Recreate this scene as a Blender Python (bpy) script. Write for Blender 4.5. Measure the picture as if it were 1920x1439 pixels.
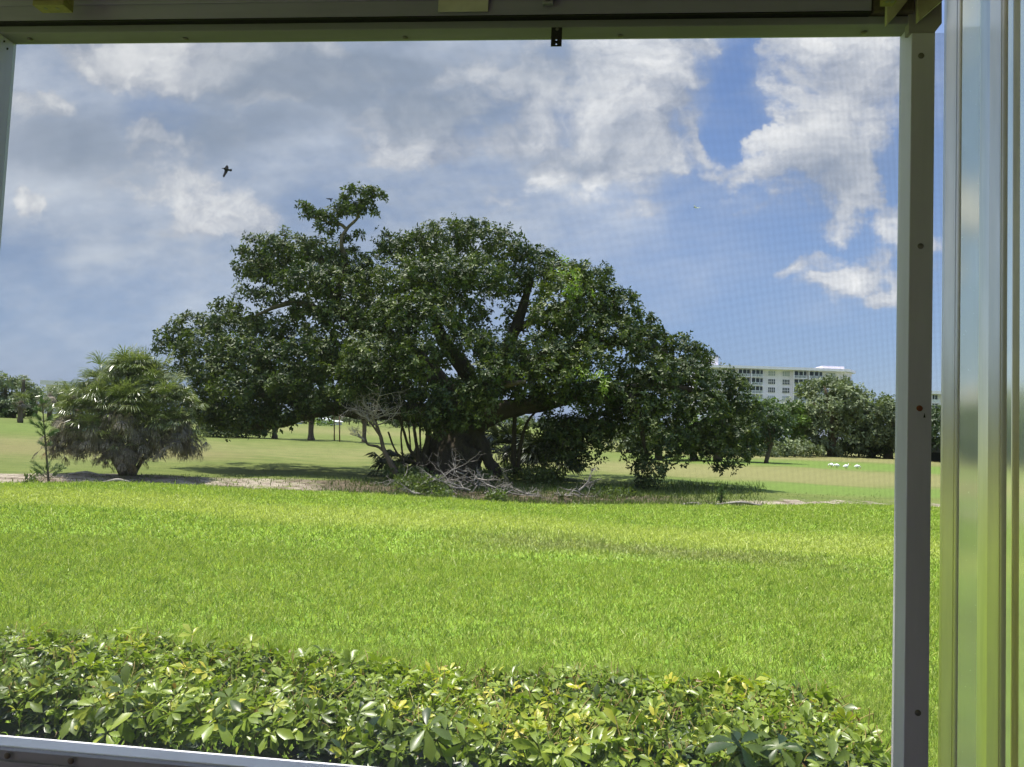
import bpy, math, random
import numpy as np
from mathutils import Vector, Matrix, Quaternion
rad = math.radians
rng = np.random.default_rng(7); random.seed(7)
for o in list(bpy.data.objects): bpy.data.objects.remove(o)
scene = bpy.context.scene; COL = scene.collection

# ------------------------------------------------------------------ camera
F = 1397.0; PITCH = rad(3.145); ROLL = rad(2.31); YAW = rad(5.44)
CAM = np.array([0.0, 0.0, 2.0])
fwd = np.array([-math.sin(YAW)*math.cos(PITCH), math.cos(YAW)*math.cos(PITCH), math.sin(PITCH)])
rt0 = np.array([math.cos(YAW), math.sin(YAW), 0.0]); up0 = np.cross(rt0, fwd)
rt = rt0*math.cos(ROLL) + up0*math.sin(ROLL); up = -rt0*math.sin(ROLL) + up0*math.cos(ROLL)
cd = bpy.data.cameras.new('camera'); cam = bpy.data.objects.new('camera', cd); COL.objects.link(cam)
cd.sensor_fit = 'HORIZONTAL'; cd.sensor_width = 36; cd.lens = 36*F/1920; cd.clip_start = 0.02; cd.clip_end = 6000
M3 = Matrix((tuple(rt), tuple(up), tuple(-fwd))).transposed()
cam.matrix_world = Matrix.Translation(Vector(CAM)) @ M3.to_4x4()
scene.camera = cam
def ray(u, v): return fwd + rt*(u-960)/F + up*(719.5-v)/F
def P(u, v, t): return CAM + ray(u, v)*t                      # point at camera depth t
def G(u, v, z=0.0):                                            # point on level ground
    r = ray(u, v); return CAM + r*((z-CAM[2])/r[2])
def WY(u, v, y): r = ray(u, v); return CAM + r*(y/r[1])        # point on a plane parallel to the porch wall
def proj(q):
    d = q-CAM; t = d@fwd; return 960+F*(d@rt)/t, 719.5-F*(d@up)/t, t

# ------------------------------------------------------------------ node helper
class S:
    def __init__(s, nt, k): s.nt = nt; s.k = k
    def _m(s, op, b=None, c=None, clamp=False):
        n = s.nt.nodes.new('ShaderNodeMath'); n.operation = op; n.use_clamp = clamp
        for i, x in enumerate((s, b, c)):
            if x is None: continue
            if isinstance(x, S): s.nt.links.new(x.k, n.inputs[i])
            else: n.inputs[i].default_value = x
        return S(s.nt, n.outputs[0])
    def __add__(s, b): return s._m('ADD', b)
    __radd__ = __add__
    def __mul__(s, b): return s._m('MULTIPLY', b)
    __rmul__ = __mul__
    def __sub__(s, b): return s._m('SUBTRACT', b)
    def __rsub__(s, b): return (s*-1.0)+b
    def __truediv__(s, b): return s._m('DIVIDE', b)
    def pow(s, b): return s._m('POWER', b)
    def clamp(s): return s._m('ADD', 0.0, clamp=True)
    def max(s, b): return s._m('MAXIMUM', b)
    def min(s, b): return s._m('MINIMUM', b)
    def abs(s): return s._m('ABSOLUTE')
    def sin(s): return s._m('SINE')
    def ramp(s, a, b, lo=0.0, hi=1.0):
        n = s.nt.nodes.new('ShaderNodeMapRange'); n.interpolation_type = 'SMOOTHSTEP'
        s.nt.links.new(s.k, n.inputs[0])
        for i, x in zip((1, 2, 3, 4), (a, b, lo, hi)): n.inputs[i].default_value = x
        return S(s.nt, n.outputs[0])
def comb(nt, x, y, z):
    n = nt.nodes.new('ShaderNodeCombineXYZ')
    for i, a in enumerate((x, y, z)):
        if isinstance(a, S): nt.links.new(a.k, n.inputs[i])
        else: n.inputs[i].default_value = a
    return S(nt, n.outputs[0])
def sep(nt, v):
    n = nt.nodes.new('ShaderNodeSeparateXYZ'); nt.links.new(v.k, n.inputs[0]); return [S(nt, o) for o in n.outputs]
def noise(nt, vec, scale, detail=4, rough=.5, out=0, lac=2.0, dist=0.0):
    n = nt.nodes.new('ShaderNodeTexNoise'); nt.links.new(vec.k, n.inputs['Vector'])
    n.inputs['Scale'].default_value = scale; n.inputs['Detail'].default_value = detail
    n.inputs['Roughness'].default_value = rough; n.inputs['Lacunarity'].default_value = lac; n.inputs['Distortion'].default_value = dist
    return S(nt, n.outputs[out])
def vscale(nt, v, a):
    n = nt.nodes.new('ShaderNodeVectorMath'); n.operation = 'MULTIPLY'; nt.links.new(v.k, n.inputs[0]); n.inputs[1].default_value = a
    return S(nt, n.outputs[0])
def mixc(nt, f, a, b, mode='MIX'):
    n = nt.nodes.new('ShaderNodeMix'); n.data_type = 'RGBA'; n.blend_type = mode
    if isinstance(f, S): nt.links.new(f.k, n.inputs[0])
    else: n.inputs[0].default_value = f
    for i, x in ((6, a), (7, b)):
        if isinstance(x, S): nt.links.new(x.k, n.inputs[i])
        else: n.inputs[i].default_value = (*x, 1)
    return S(nt, n.outputs[2])

# ------------------------------------------------------------------ world: sky with clouds
SUN_EL, SUN_AZ = rad(75), rad(-80)
EXPOSURE = 0.95
KS = 2.0**(-EXPOSURE)
w = bpy.data.worlds.new('World'); scene.world = w; w.use_nodes = True
nt = w.node_tree; nt.nodes.clear()
sky = nt.nodes.new('ShaderNodeTexSky'); sky.sky_type = 'NISHITA'; sky.sun_disc = False
sky.sun_elevation = SUN_EL; sky.sun_rotation = SUN_AZ; sky.air_density = 1.0; sky.dust_density = 0.6; sky.ozone_density = 2.0
tc = nt.nodes.new('ShaderNodeTexCoord'); D = S(nt, tc.outputs['Generated'])
dx, dy, dz = sep(nt, D)
den = dy.abs()+0.12
U = dx/den; V = dz.max(-0.02)/den
uv = comb(nt, U, V, 0.0)
w1 = noise(nt, uv, 2.6, 3, .55, 1); w2 = noise(nt, uv, 9.0, 5, .6, 1)
a1, b1, _ = sep(nt, w1); a2, b2, _ = sep(nt, w2)
Uw = U + (a1-0.5)*0.18 + (a2-0.5)*0.12
Vw = V + (b1-0.5)*0.12 + (b2-0.5)*0.10
pw = comb(nt, Uw, Vw, 0.0)
def blob(u, v, ru, rv, soft=0.55):
    """cloud mass centred on a direction of the sky; ru, rv are its half sizes in pixels of the photo"""
    r = ray(u, v); k = abs(r[1])+0.12*np.linalg.norm(r)
    c = (r[0]/k, r[2]/k)
    s1 = nt.nodes.new('ShaderNodeVectorMath'); s1.operation = 'SUBTRACT'; nt.links.new(pw.k, s1.inputs[0]); s1.inputs[1].default_value = (c[0], c[1], 0)
    s2 = nt.nodes.new('ShaderNodeVectorMath'); s2.operation = 'MULTIPLY'; nt.links.new(s1.outputs[0], s2.inputs[0]); s2.inputs[1].default_value = (F*1.08/ru, F*1.08/rv, 0)
    s3 = nt.nodes.new('ShaderNodeVectorMath'); s3.operation = 'LENGTH'; nt.links.new(s2.outputs[0], s3.inputs[0])
    return S(nt, s3.outputs['Value']).ramp(1.0+soft, 1.0-soft)
def union(*b):
    r = b[0]
    for x in b[1:]: r = r.max(x)
    return r
n_big = noise(nt, vscale(nt, uv, (1, 1.7, 1)), 3.4, 9, .60)
n_fine = noise(nt, vscale(nt, uv, (1, 1.4, 1)), 12.0, 8, .66)
n_wisp = noise(nt, vscale(nt, comb(nt, U+V*.5, V-U*.3, 0.0), (1, 3.2, 1)), 3.0, 8, .6, dist=.6)
white = union(blob(1560, 210, 160, 220, .45), blob(1120, 230, 330, 190, .8)*.92, blob(1260, 340, 120, 80, .7)*.95, blob(1410, 350, 70, 50, .6), blob(1450, 390, 130, 95, .6), blob(1530, 330, 150, 130, .5)*1.3, blob(1430, 400, 80, 60, .6)*1.25, blob(1580, 110, 170, 90, .5), blob(1500, 465, 80, 40, 1)*1.2, blob(1565, 505, 90, 44, 1)*1.2, blob(1630, 550, 90, 46, 1)*1.2, blob(1700, 600, 90, 60, 1)*1.1, blob(1640, 470, 130, 80, 1)*.9, blob(1730, 640, 90, 60, .9), blob(1700, 440, 90, 70, .8)*.9,
              blob(1190, 180, 220, 140, .7), blob(1310, 120, 110, 70, .5), blob(1330, 300, 80, 70, .7)*.85, blob(1140, 380, 90, 30, .95)*.85, blob(1000, 310, 230, 110, .9)*0.8,
              blob(820, 280, 170, 70, .8), blob(330, 110, 240, 80, .9)*.95, blob(520, 130, 110, 70, .8), blob(240, 335, 170, 50, 1)*.62, blob(200, 370, 90, 26, 1)*.75, blob(60, 400, 70, 34, 1)*.75,
              blob(110, 185, 100, 40, 1)*.72, blob(290, 230, 60, 50, 1)*.8, blob(500, 400, 190, 80, 1)*.8, blob(350, 400, 90, 40, 1)*.66, blob(370, 260, 150, 90, 1)*.72, blob(1445, 550, 60, 34, 1)*.62,
              blob(1640, 400, 90, 90, 1)*.72)
clear = union(blob(1392, 235, 50, 60, .4), blob(1400, 120, 40, 70, .5), blob(1290, 500, 210, 130, .8)*.75, blob(1500, 650, 320, 80, .8)*.8, blob(1280, 640, 190, 90, .8)*.8)
grey = union(blob(640, 155, 220, 75, .8), blob(790, 210, 130, 45, .9)*.9, blob(470, 240, 170, 50, 1)*.65, blob(140, 260, 200, 60, 1)*.6, blob(1000, 150, 120, 50, 1)*.45, blob(1600, 330, 90, 60, 1)*.4, blob(1120, 290, 120, 40, 1)*.35)
left = Uw.ramp(.40, -.22)
def fbm(ou, ov, det): return noise(nt, comb(nt, Uw+ou, Vw*1.35+ov, 0.0), 5.0, det, .60)
vn = nt.nodes.new('ShaderNodeTexVoronoi'); vn.feature = 'F1'; nt.links.new(comb(nt, Uw, Vw*1.35, 0.0).k, vn.inputs['Vector']); vn.inputs['Scale'].default_value = 9.0; vn.inputs['Detail'].default_value = 2.0; vn.inputs['Roughness'].default_value = .5
f1 = fbm(0.0, 0.0, 8); pf = (S(nt, vn.outputs['Distance'])*-1.0+.45)*.8 + (f1-.5)*1.7
light = (f1-fbm(-.025, .04, 5))*2.6
dens = white*.88 - clear*.55 + pf*.80 + (n_big-.5)*1.1 + (n_fine-.5)*.6 + (n_wisp-.5)*.15 + left*V.ramp(.12, .4)*.22
alpha = (dens.ramp(.26, .55)*.8 + dens.ramp(.1, .8)*.2)
veil = (V.ramp(.015, .26)*left*(n_big*.8+.55) + (n_wisp.ramp(.42, .75))*.10 + n_big.ramp(.36, .66)*.26 - clear*.35).clamp()
bright = (light+.40 + (n_fine-.5)*.7 + (n_big-.5)*.6 + dens.ramp(.3, .8)*.25 - dens.ramp(.95, 1.7)*.12)
SKYK = nt.nodes.new('ShaderNodeVectorMath'); SKYK.operation = 'MULTIPLY'; nt.links.new(sky.outputs[0], SKYK.inputs[0]); SKYK.inputs[1].default_value = (0.105, 0.108, 0.122)
base = S(nt, SKYK.outputs[0])
k = KS
c_low = mixc(nt, V.ramp(0.42, 0.02)*0.8*Uw.ramp(.6, -.15, .62, 1.0), base, (.38*k, .55*k, .92*k))
c_veil = mixc(nt, veil*.85, c_low, mixc(nt, (n_big*.8+n_wisp*.15+n_fine*.15).ramp(.38, .72), (.44*k, .57*k, .80*k), (1.12*k, 1.20*k, 1.30*k)))
cl = mixc(nt, bright.clamp().pow(1.25), (.52*k, .61*k, .79*k), (1.50*k, 1.52*k, 1.54*k))
c_cl = mixc(nt, alpha*.96, c_veil, cl)
c_gr = mixc(nt, (grey*1.5*(pf*-.5+n_big*1.1+.15)).clamp()*.85, c_cl, (.45*k, .56*k, .74*k))
bg = nt.nodes.new('ShaderNodeBackground'); nt.links.new(c_gr.k, bg.inputs[0]); bg.inputs[1].default_value = 1.0
zen = dz.ramp(.42, .92)*1.7+0.78                                     # cloud glow overhead, out of view, added to brighten the sill and panel
nt.links.new(zen.k, bg.inputs[1])
wo = nt.nodes.new('ShaderNodeOutputWorld'); nt.links.new(bg.outputs[0], wo.inputs[0])
w.cycles.sampling_method = 'MANUAL'; w.cycles.sample_map_resolution = 512

# ------------------------------------------------------------------ sun and exposure
sd = bpy.data.lights.new('sun', 'SUN'); sd.energy = 5.0; sd.angle = rad(.55); sd.color = (1, .95, .86)
sun = bpy.data.objects.new('sun', sd); COL.objects.link(sun)
sdir = Vector((math.sin(SUN_AZ)*math.cos(SUN_EL), math.cos(SUN_AZ)*math.cos(SUN_EL), math.sin(SUN_EL)))
sun.rotation_euler = sdir.to_track_quat('Z', 'Y').to_euler(); sun.location = (0, 30, 60)
vs = scene.view_settings; vs.view_transform = 'Standard'; vs.look = 'None'; vs.gamma = 1; vs.exposure = EXPOSURE; vs.use_curve_mapping = False
scene.render.engine = 'CYCLES'
cy = scene.cycles; cy.max_bounces = 7; cy.diffuse_bounces = 4; cy.glossy_bounces = 2; cy.transmission_bounces = 5; cy.transparent_max_bounces = 12
cy.caustics_reflective = False; cy.caustics_refractive = False; cy.sample_clamp_indirect = 4

# ------------------------------------------------------------------ object helpers
def mat(name, col=(.5, .5, .5), rough=.6, spec=.3, metal=0.0):
    m = bpy.data.materials.new(name); m.use_nodes = True; b = m.node_tree.nodes['Principled BSDF']
    b.inputs['Base Color'].default_value = (*col, 1); b.inputs['Roughness'].default_value = rough
    b.inputs['Specular IOR Level'].default_value = spec; b.inputs['Metallic'].default_value = metal
    return m
def gpos(nt):
    g = nt.nodes.new('ShaderNodeNewGeometry'); return S(nt, g.outputs['Position'])
def attr(nt, name):
    a = nt.nodes.new('ShaderNodeAttribute'); a.attribute_name = name; return S(nt, a.outputs['Fac'])
def worn(name, c1, c2, scale=20, stretch=(1, 1, 1), rough=.5, spec=.3, bump=.0, c3=None):
    """painted or weathered surface: two tones of wear through stretched noise"""
    m = mat(name, c1, rough, spec); nt = m.node_tree; b = nt.nodes['Principled BSDF']
    p = vscale(nt, gpos(nt), stretch)
    n1 = noise(nt, p, scale, 6, .6); n2 = noise(nt, p, scale*.17, 3, .5)
    c = mixc(nt, (n1*.6+n2*.6).ramp(.45, .78), c1, c2)
    if c3: c = mixc(nt, noise(nt, p, scale*.6, 8, .7).ramp(.62, .72), c, c3)
    nt.links.new(c.k, b.inputs['Base Color'])
    if bump:
        bn = nt.nodes.new('ShaderNodeBump'); bn.inputs['Strength'].default_value = bump; bn.inputs['Distance'].default_value = .003
        nt.links.new(n1.k, bn.inputs['Height']); nt.links.new(bn.outputs[0], b.inputs['Normal'])
    return m
def leafmat(name, dark, light, warm, trans=.3, rough=.42, spec=.35, tk=1.4):
    """leaf: colour follows the per-leaf attribute tint (0 dark .. 1 light, above 1 yellowish)"""
    m = bpy.data.materials.new(name); m.use_nodes = True; nt = m.node_tree; b = nt.nodes['Principled BSDF']
    t = attr(nt, 'tint'); c = mixc(nt, t.clamp(), dark, light); c = mixc(nt, (t-1.0).clamp(), c, warm)
    nt.links.new(c.k, b.inputs['Base Color']); b.inputs['Roughness'].default_value = rough; b.inputs['Specular IOR Level'].default_value = spec
    tr = nt.nodes.new('ShaderNodeBsdfTranslucent')
    tcl = mixc(nt, 1.0, c, (tk, tk*1.12, tk*.45), 'MULTIPLY'); nt.links.new(tcl.k, tr.inputs[0])
    mx = nt.nodes.new('ShaderNodeMixShader'); mx.inputs[0].default_value = trans
    nt.links.new(b.outputs[0], mx.inputs[1]); nt.links.new(tr.outputs[0], mx.inputs[2])
    nt.links.new(mx.outputs[0], nt.nodes['Material Output'].inputs[0])
    return m
def tag(o, label=None, cat=None, group=None, kind=None):
    if label: o['label'] = label
    if cat: o['category'] = cat
    if group: o['group'] = group
    if kind: o['kind'] = kind
    return o
def empty(name, loc, label, cat, group=None):
    o = bpy.data.objects.new(name, None); COL.objects.link(o); o.location = Vector(loc); o.empty_display_size = .2
    bpy.context.view_layer.update() if False else None
    return tag(o, label, cat, group)
def link(name, me, m, parent=None, smooth=False):
    if m is not None:
        for x in (m if isinstance(m, (list, tuple)) else [m]): me.materials.append(x)
    if smooth: me.polygons.foreach_set('use_smooth', [True]*len(me.polygons))
    o = bpy.data.objects.new(name, me); COL.objects.link(o)
    if parent is not None:
        o.parent = parent; p = parent; off = Vector((0, 0, 0))
        while p is not None: off += Vector(p.location); p = p.parent
        o.location = -off if parent.type == 'EMPTY' else (0, 0, 0)
    return o
def fast_mesh(v, f, tint=None):
    v = np.asarray(v, np.float32); f = np.asarray(f, np.int32); n, kk = f.shape
    me = bpy.data.meshes.new('m'); me.vertices.add(len(v)); me.vertices.foreach_set('co', v.ravel())
    me.loops.add(n*kk); me.loops.foreach_set('vertex_index', f.ravel())
    me.polygons.add(n); me.polygons.foreach_set('loop_start', np.arange(0, n*kk, kk, dtype=np.int32))
    me.update(calc_edges=True)
    if tint is not None:
        a = me.attributes.new('tint', 'FLOAT', 'POINT'); a.data.foreach_set('value', np.asarray(tint, np.float32))
    return me
def unit(a): return a/np.maximum(np.linalg.norm(a, axis=-1, keepdims=True), 1e-9)
class SC:
    """collects scattered copies of small templates (leaves, blades, needles) into one mesh"""
    def __init__(s): s.v = []; s.f = []; s.t = []; s.n = 0
    def add(s, tv, tf, pos, Y, Z, sx, sy, sz, tint):
        Y = unit(Y); X = unit(np.cross(Y, Z)); Z = np.cross(X, Y); N = len(pos); K = len(tv)
        sx, sy, sz = [np.broadcast_to(np.asarray(a, float), (N,))[:, None, None] for a in (sx, sy, sz)]
        v = pos[:, None, :] + X[:, None, :]*tv[None, :, 0:1]*sx + Y[:, None, :]*tv[None, :, 1:2]*sy + Z[:, None, :]*tv[None, :, 2:3]*sz
        s.v.append(v.reshape(-1, 3)); s.f.append((tf[None]+(np.arange(N)*K)[:, None, None]+s.n).reshape(-1, tf.shape[1]))
        s.t.append(np.repeat(np.broadcast_to(tint, (N,)), K)); s.n += N*K
    def build(s, name, m, parent=None): return link(name, fast_mesh(np.concatenate(s.v), np.concatenate(s.f), np.concatenate(s.t)), m, parent)
LEAF_V = np.array([(0, 0, 0), (-.5, .45, .18), (0, 1, -.06), (.5, .45, .18)], float); LEAF_F = np.array([(0, 3, 2), (0, 2, 1)])
STRIP_V = np.array([(-.5, 0, 0), (.5, 0, 0), (-.42, .5, .0), (.42, .5, .0), (0, 1, -.3)], float); STRIP_F = np.array([(0, 1, 3), (0, 3, 2), (2, 3, 4)])
def rdir(n, up=0.0):
    a = rng.normal(size=(n, 3)); a[:, 2] += up; return unit(a)

class MB:
    """collects boxes, tubes and lofts into one mesh"""
    def __init__(s): s.v = []; s.f = []
    def box(s, a, b):
        x0, y0, z0 = np.minimum(a, b); x1, y1, z1 = np.maximum(a, b); i = len(s.v)
        s.v += [(x0, y0, z0), (x1, y0, z0), (x1, y1, z0), (x0, y1, z0), (x0, y0, z1), (x1, y0, z1), (x1, y1, z1), (x0, y1, z1)]
        s.f += [tuple(i+k for k in q) for q in ((0, 3, 2, 1), (4, 5, 6, 7), (0, 1, 5, 4), (1, 2, 6, 5), (2, 3, 7, 6), (3, 0, 4, 7))]; return s
    def poly(s, pts, d):
        """prism: polygon pts pushed along d"""
        n = len(pts); i = len(s.v); d = np.array(d, float)
        s.v += [tuple(p) for p in pts]+[tuple(np.array(p)+d) for p in pts]
        s.f += [tuple(range(i, i+n))[::-1], tuple(range(i+n, i+2*n))]+[(i+k, i+(k+1) % n, i+n+(k+1) % n, i+n+k) for k in range(n)]; return s
    def tube(s, pts, r, n=7, wob=0.0, flat=None):
        pts = [np.array(p, float) for p in pts]; r = list(np.broadcast_to(r, (len(pts),))) if np.isscalar(r) else list(r)
        i0 = len(s.v); a = None
        for j, p in enumerate(pts):
            t = pts[min(j+1, len(pts)-1)]-pts[max(j-1, 0)]; t = t/max(np.linalg.norm(t), 1e-9)
            if a is None: a = np.cross(t, (0.3, 1, .1) if abs(t[1]) < .9 else (1, 0, .2))
            a = a - t*(a@t); a = a/np.linalg.norm(a); b = np.cross(t, a)
            for k2 in range(n):
                th = 2*math.pi*k2/n; rr = r[j]*(1+wob*random.uniform(-1, 1))
                q = p+a*math.cos(th)*rr+b*math.sin(th)*rr*(1 if flat is None else flat); s.v.append(tuple(q))
        for j in range(len(pts)-1):
            for k2 in range(n):
                A = i0+j*n+k2; B = i0+j*n+(k2+1) % n; s.f.append((A, B, B+n, A+n))
        s.f.append(tuple(range(i0, i0+n))[::-1]); e = i0+(len(pts)-1)*n; s.f.append(tuple(range(e, e+n))); return s
    def build(s, name, m, parent=None, smooth=False, bevel=0.0):
        me = bpy.data.meshes.new(name); me.from_pydata(s.v, [], s.f); me.update()
        o = link(name, me, m, parent, smooth)
        if bevel:
            b = o.modifiers.new('b', 'BEVEL'); b.width = bevel; b.segments = 2; b.limit_method = 'ANGLE'
        return o
def spline(pts, n=5):
    """Catmull-Rom through control points"""
    p = [np.array(q, float) for q in pts]; p = [2*p[0]-p[1]]+p+[2*p[-1]-p[-2]]; out = []
    for i in range(1, len(p)-2):
        for j in range(n):
            t = j/n; out.append(.5*((2*p[i])+(-p[i-1]+p[i+1])*t+(2*p[i-1]-5*p[i]+4*p[i+1]-p[i+2])*t*t+(-p[i-1]+3*p[i]-3*p[i+1]+p[i+2])*t**3))
    return out+[p[-2]]
def rads(pts_n, r): return list(np.interp(np.linspace(0, 1, pts_n), np.linspace(0, 1, len(r)), r))
def branchy(mb, p, d, L, r, depth, spread=.7, up=.0, kids=3, n=5):
    """recursive bare branch"""
    pts = [p]; dd = d/np.linalg.norm(d)
    for _ in range(3):
        dd = dd+rng.normal(size=3)*.22; dd[2] += up*.1; dd /= np.linalg.norm(dd); pts.append(pts[-1]+dd*L/3)
    mb.tube(pts, [r, r*.85, r*.7, r*.5], n if depth > 1 else 4)
    if depth <= 0: return
    for c in range(kids):
        q = pts[random.choice((1, 2, 3, 3))]; nd = dd+rng.normal(size=3)*spread; nd[2] += up
        branchy(mb, q, nd, L*random.uniform(.5, .8), r*.55, depth-1, spread, up, kids, n)

# leafy masses ----------------------------------------------------------------
def foliage(sc, lobes, leaf=.15, dens=75, clump=.42, tint=(.1, .9), aspect=.48, down=.0, shell=.72):
    """lobes: (centre, (rx,ry,rz), tint shift, density factor); leaves in twig-end clumps over each lobe's skin"""
    for (c, r, ts, df) in lobes:
        c = np.array(c); r = np.array(r); area = 4*math.pi*((r[0]*r[2]+r[0]*r[1]+r[1]*r[2])/3)
        nl = max(12, int(area*dens*df)); per = max(6, int(34*(clump/.42)**2*(.15/leaf)**1.0)); nc = max(3, int(nl/per))
        d = rdir(nc); low = d[:, 2] < -.25; d[low, 2] *= rng.uniform(-.5, 1, low.sum()); d = unit(d); ts = ts+rng.normal(0, .10); rr = rng.uniform(shell, 1.06, nc)+(rng.random(nc) < .12)*rng.uniform(0, .18, nc)
        cc = c+d*r*rr[:, None]; cr = clump*rng.uniform(.55, 1.25, nc); ct = rng.normal(0, .2, nc)+ts
        kw = 6; nw = max(2, nl//kw); idx = rng.integers(0, nc, nw); off = rdir(nw)*(rng.random(nw)**.45)[:, None]; off[:, 2] *= .7
        wc = cc[idx]+off*cr[idx][:, None]                           # twig ends, each with a whorl of leaves
        ax = unit(off*.8+d[idx]*.5+rng.normal(size=(nw, 3))*.35+np.array((0, 0, .35))); e1 = unit(np.cross(ax, rdir(nw))); e2 = np.cross(ax, e1)
        th = (rng.random((nw, 1))+np.arange(kw)[None]/kw)*2*math.pi+rng.normal(0, .3, (nw, kw)); ct_, st_ = np.cos(th)[..., None], np.sin(th)[..., None]
        rad_ = e1[:, None]*ct_+e2[:, None]*st_; nl = nw*kw; A3 = np.repeat(ax, kw, 0)
        rad_ = rad_.reshape(-1, 3); Y = unit(rad_+A3*rng.uniform(-.1, .75, nl)[:, None]+np.array((0, 0, -down)))
        pos = np.repeat(wc, kw, 0)+Y*leaf*.1+rng.normal(0, leaf*.16, (nl, 3)); Z = A3+rng.normal(0, .25, (nl, 3))
        L = leaf*np.repeat(rng.uniform(.7, 1.25, nw), kw)*rng.uniform(.75, 1.15, nl)
        t = tint[0]+(tint[1]-tint[0])*np.repeat(rng.random(nw), kw)+np.repeat(ct[idx], kw)+rng.normal(0, .10, nl)
        sc.add(LEAF_V, LEAF_F, pos, Y, Z, L*aspect, L, L*aspect, t)
def pxlobes(lst, t, depth_ratio=1.0):
    """(u, v, radius px[, vertical radius px, depth offset m, tint shift, density]) -> lobes at camera depth t"""
    out = []
    for q in lst:
        u, v, r = q[:3]; rv = q[3] if len(q) > 3 and q[3] else r; off = q[4] if len(q) > 4 else 0; ts = q[5] if len(q) > 5 else 0; df = q[6] if len(q) > 6 else 1
        tt = t+off; k = tt/F; out.append((P(u, v, tt), (r*k, r*k*depth_ratio, rv*k), ts, df))
    return out
# ------------------------------------------------------------------ ground: one sheet to the horizon
def horizon_v(u): return 796.3+0.0401*(u-960)
EDGE = [(-8, 18.2), (-5.5, 19.0), (-3, 19.4), (-1, 19.2), (2, 19.6), (5, 20.6), (9, 22.3), (14, 23.3)]
def edge_y(x): return np.interp(x, [e[0]*1.0 for e in EDGE_W], [e[1] for e in EDGE_W])
EDGE_W = []
for u_, v_ in ((-300, 893), (0, 903), (200, 907), (400, 914), (600, 924), (800, 935), (1000, 941), (1200, 945), (1450, 945), (1675, 949), (1900, 957), (2200, 968)):
    g_ = G(u_, v_); EDGE_W.append((g_[0], g_[1]))
def axis(a, b, step, far, grow=1.18):
    c = list(np.arange(a, b, step)); s = step
    while c[-1] < far: s *= grow; c.append(c[-1]+s)
    s = step
    while c[0] > -far: s *= grow; c.insert(0, c[0]-s)
    return np.array(c)
gx = axis(-24, 26, .3, 2500); gy = axis(2, 50, .3, 3000); gy = gy[gy > -400]
X, Y = np.meshgrid(gx, gy); sh = X.shape
ey = edge_y(X); past = Y-ey                                          # metres beyond the mown lawn's edge
und = .05*np.sin(X*.31+1)*np.sin(Y*.23)+.03*np.sin(X*.8+Y*.6)
Z = np.where(np.abs(X) > 60, 0, und*np.clip((Y-4)/8, 0, 1))*np.clip((200-Y)/100, 0, 1)
Z -= .16*np.exp(-((past-1.1)/.75)**2)*(np.abs(X) < 60)               # shallow wash beyond the lawn
Z += rng.normal(0, .02, sh)*(np.abs(past-1.2) < 1.6)
Z = np.clip(Z, -.4, .15)
q = np.stack([X, Y, Z], -1)-CAM; t = q@fwd; tt = np.where(t > .5, t, .5)
PU = 960+F*(q@rt)/tt; drop = F*2.0/tt                               # bearing (photo column) and fall below the horizon
def band(x, a, b, s): return 1/(1+np.exp(-(x-a)/s))*1/(1+np.exp((x-b)/s))
R_ = 1/(1+np.exp(-(PU-1150)/90)); L_ = 1/(1+np.exp((PU-330)/90)); Mi = np.clip(1-R_-L_, 0, 1)
dry = R_*(band(drop, 30, 45, 1.5)*.95+band(drop, 60, 87, 4)*1.0) + L_*(band(drop, 58, 92, 5)*.75+band(drop, 92, 118, 5)*.35) + Mi*(band(drop, 12, 34, 3)*.45+band(drop, 50, 84, 6)*.6)
dry += .25*np.exp(-((drop-27)/5.0)**2)
brown = L_*band(drop, 62, 98, 5)*.75 + band(PU, 230, 520, 40)*band(drop, 72, 92, 3)*.6
green = R_*(band(drop, 46, 60, 2)+band(drop, 87, 108, 3))+L_*band(drop, 27, 58, 4)*.6
inwash = band(past, .15, 3.3, .22)
sand = inwash*(L_*1.0*band(PU, -900, 215, 25) + band(PU, 200, 720, 30)*.62 + band(PU, 720, 1230, 40)*.42 + R_*band(past, .2, 1.9, .25)*.75)
litter = inwash*band(PU, 560, 1330, 50)*.9*band(past, .2, 6.5, .6) + band(PU, 640, 1050, 50)*band(past, 2.5, 8.5, .6)*.6
lawn = 1/(1+np.exp(past/.12))
me = bpy.data.meshes.new('ground'); H, W_ = sh
ids = np.arange(H*W_).reshape(H, W_)
ff = np.stack([ids[:-1, :-1], ids[:-1, 1:], ids[1:, 1:], ids[1:, :-1]], -1).reshape(-1, 4)
me = fast_mesh(np.stack([X, Y, Z], -1).reshape(-1, 3), ff)
for nm, a in (('dry', dry), ('brown', brown), ('green', green), ('sand', sand), ('litter', litter), ('lawn', lawn)):
    at = me.attributes.new(nm, 'FLOAT', 'POINT'); at.data.foreach_set('value', np.clip(a, 0, 1.2).astype(np.float32).ravel())

def lawn_tint(nt, p):
    """patchiness of the near lawn, shared by the soil sheet and the blades standing on it"""
    x, y, z = sep(nt, p)
    n1 = noise(nt, vscale(nt, p, (.25, .6, 1)), 1.0, 5, .6); n2 = noise(nt, vscale(nt, p, (1, 1.3, 1)), 1.6, 4, .6)
    dist = y + x*.05 + (n1-.5)*2.4
    pale = dist.ramp(12.9, 14.2)*dist.ramp(17.0, 15.4)
    dark = dist.ramp(11.3, 12.4)*dist.ramp(14.0, 12.8)*(x+(n2-.5)*3.0-1.0).abs().ramp(4.2, 1.2)
    return n1, n2, pale, dark
gm = bpy.data.materials.new('ground'); gm.use_nodes = True; nt = gm.node_tree; b = nt.nodes['Principled BSDF']
b.inputs['Roughness'].default_value = .9; b.inputs['Specular IOR Level'].default_value = .1
p = gpos(nt); n1, n2, pale, dark = lawn_tint(nt, p)
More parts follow.
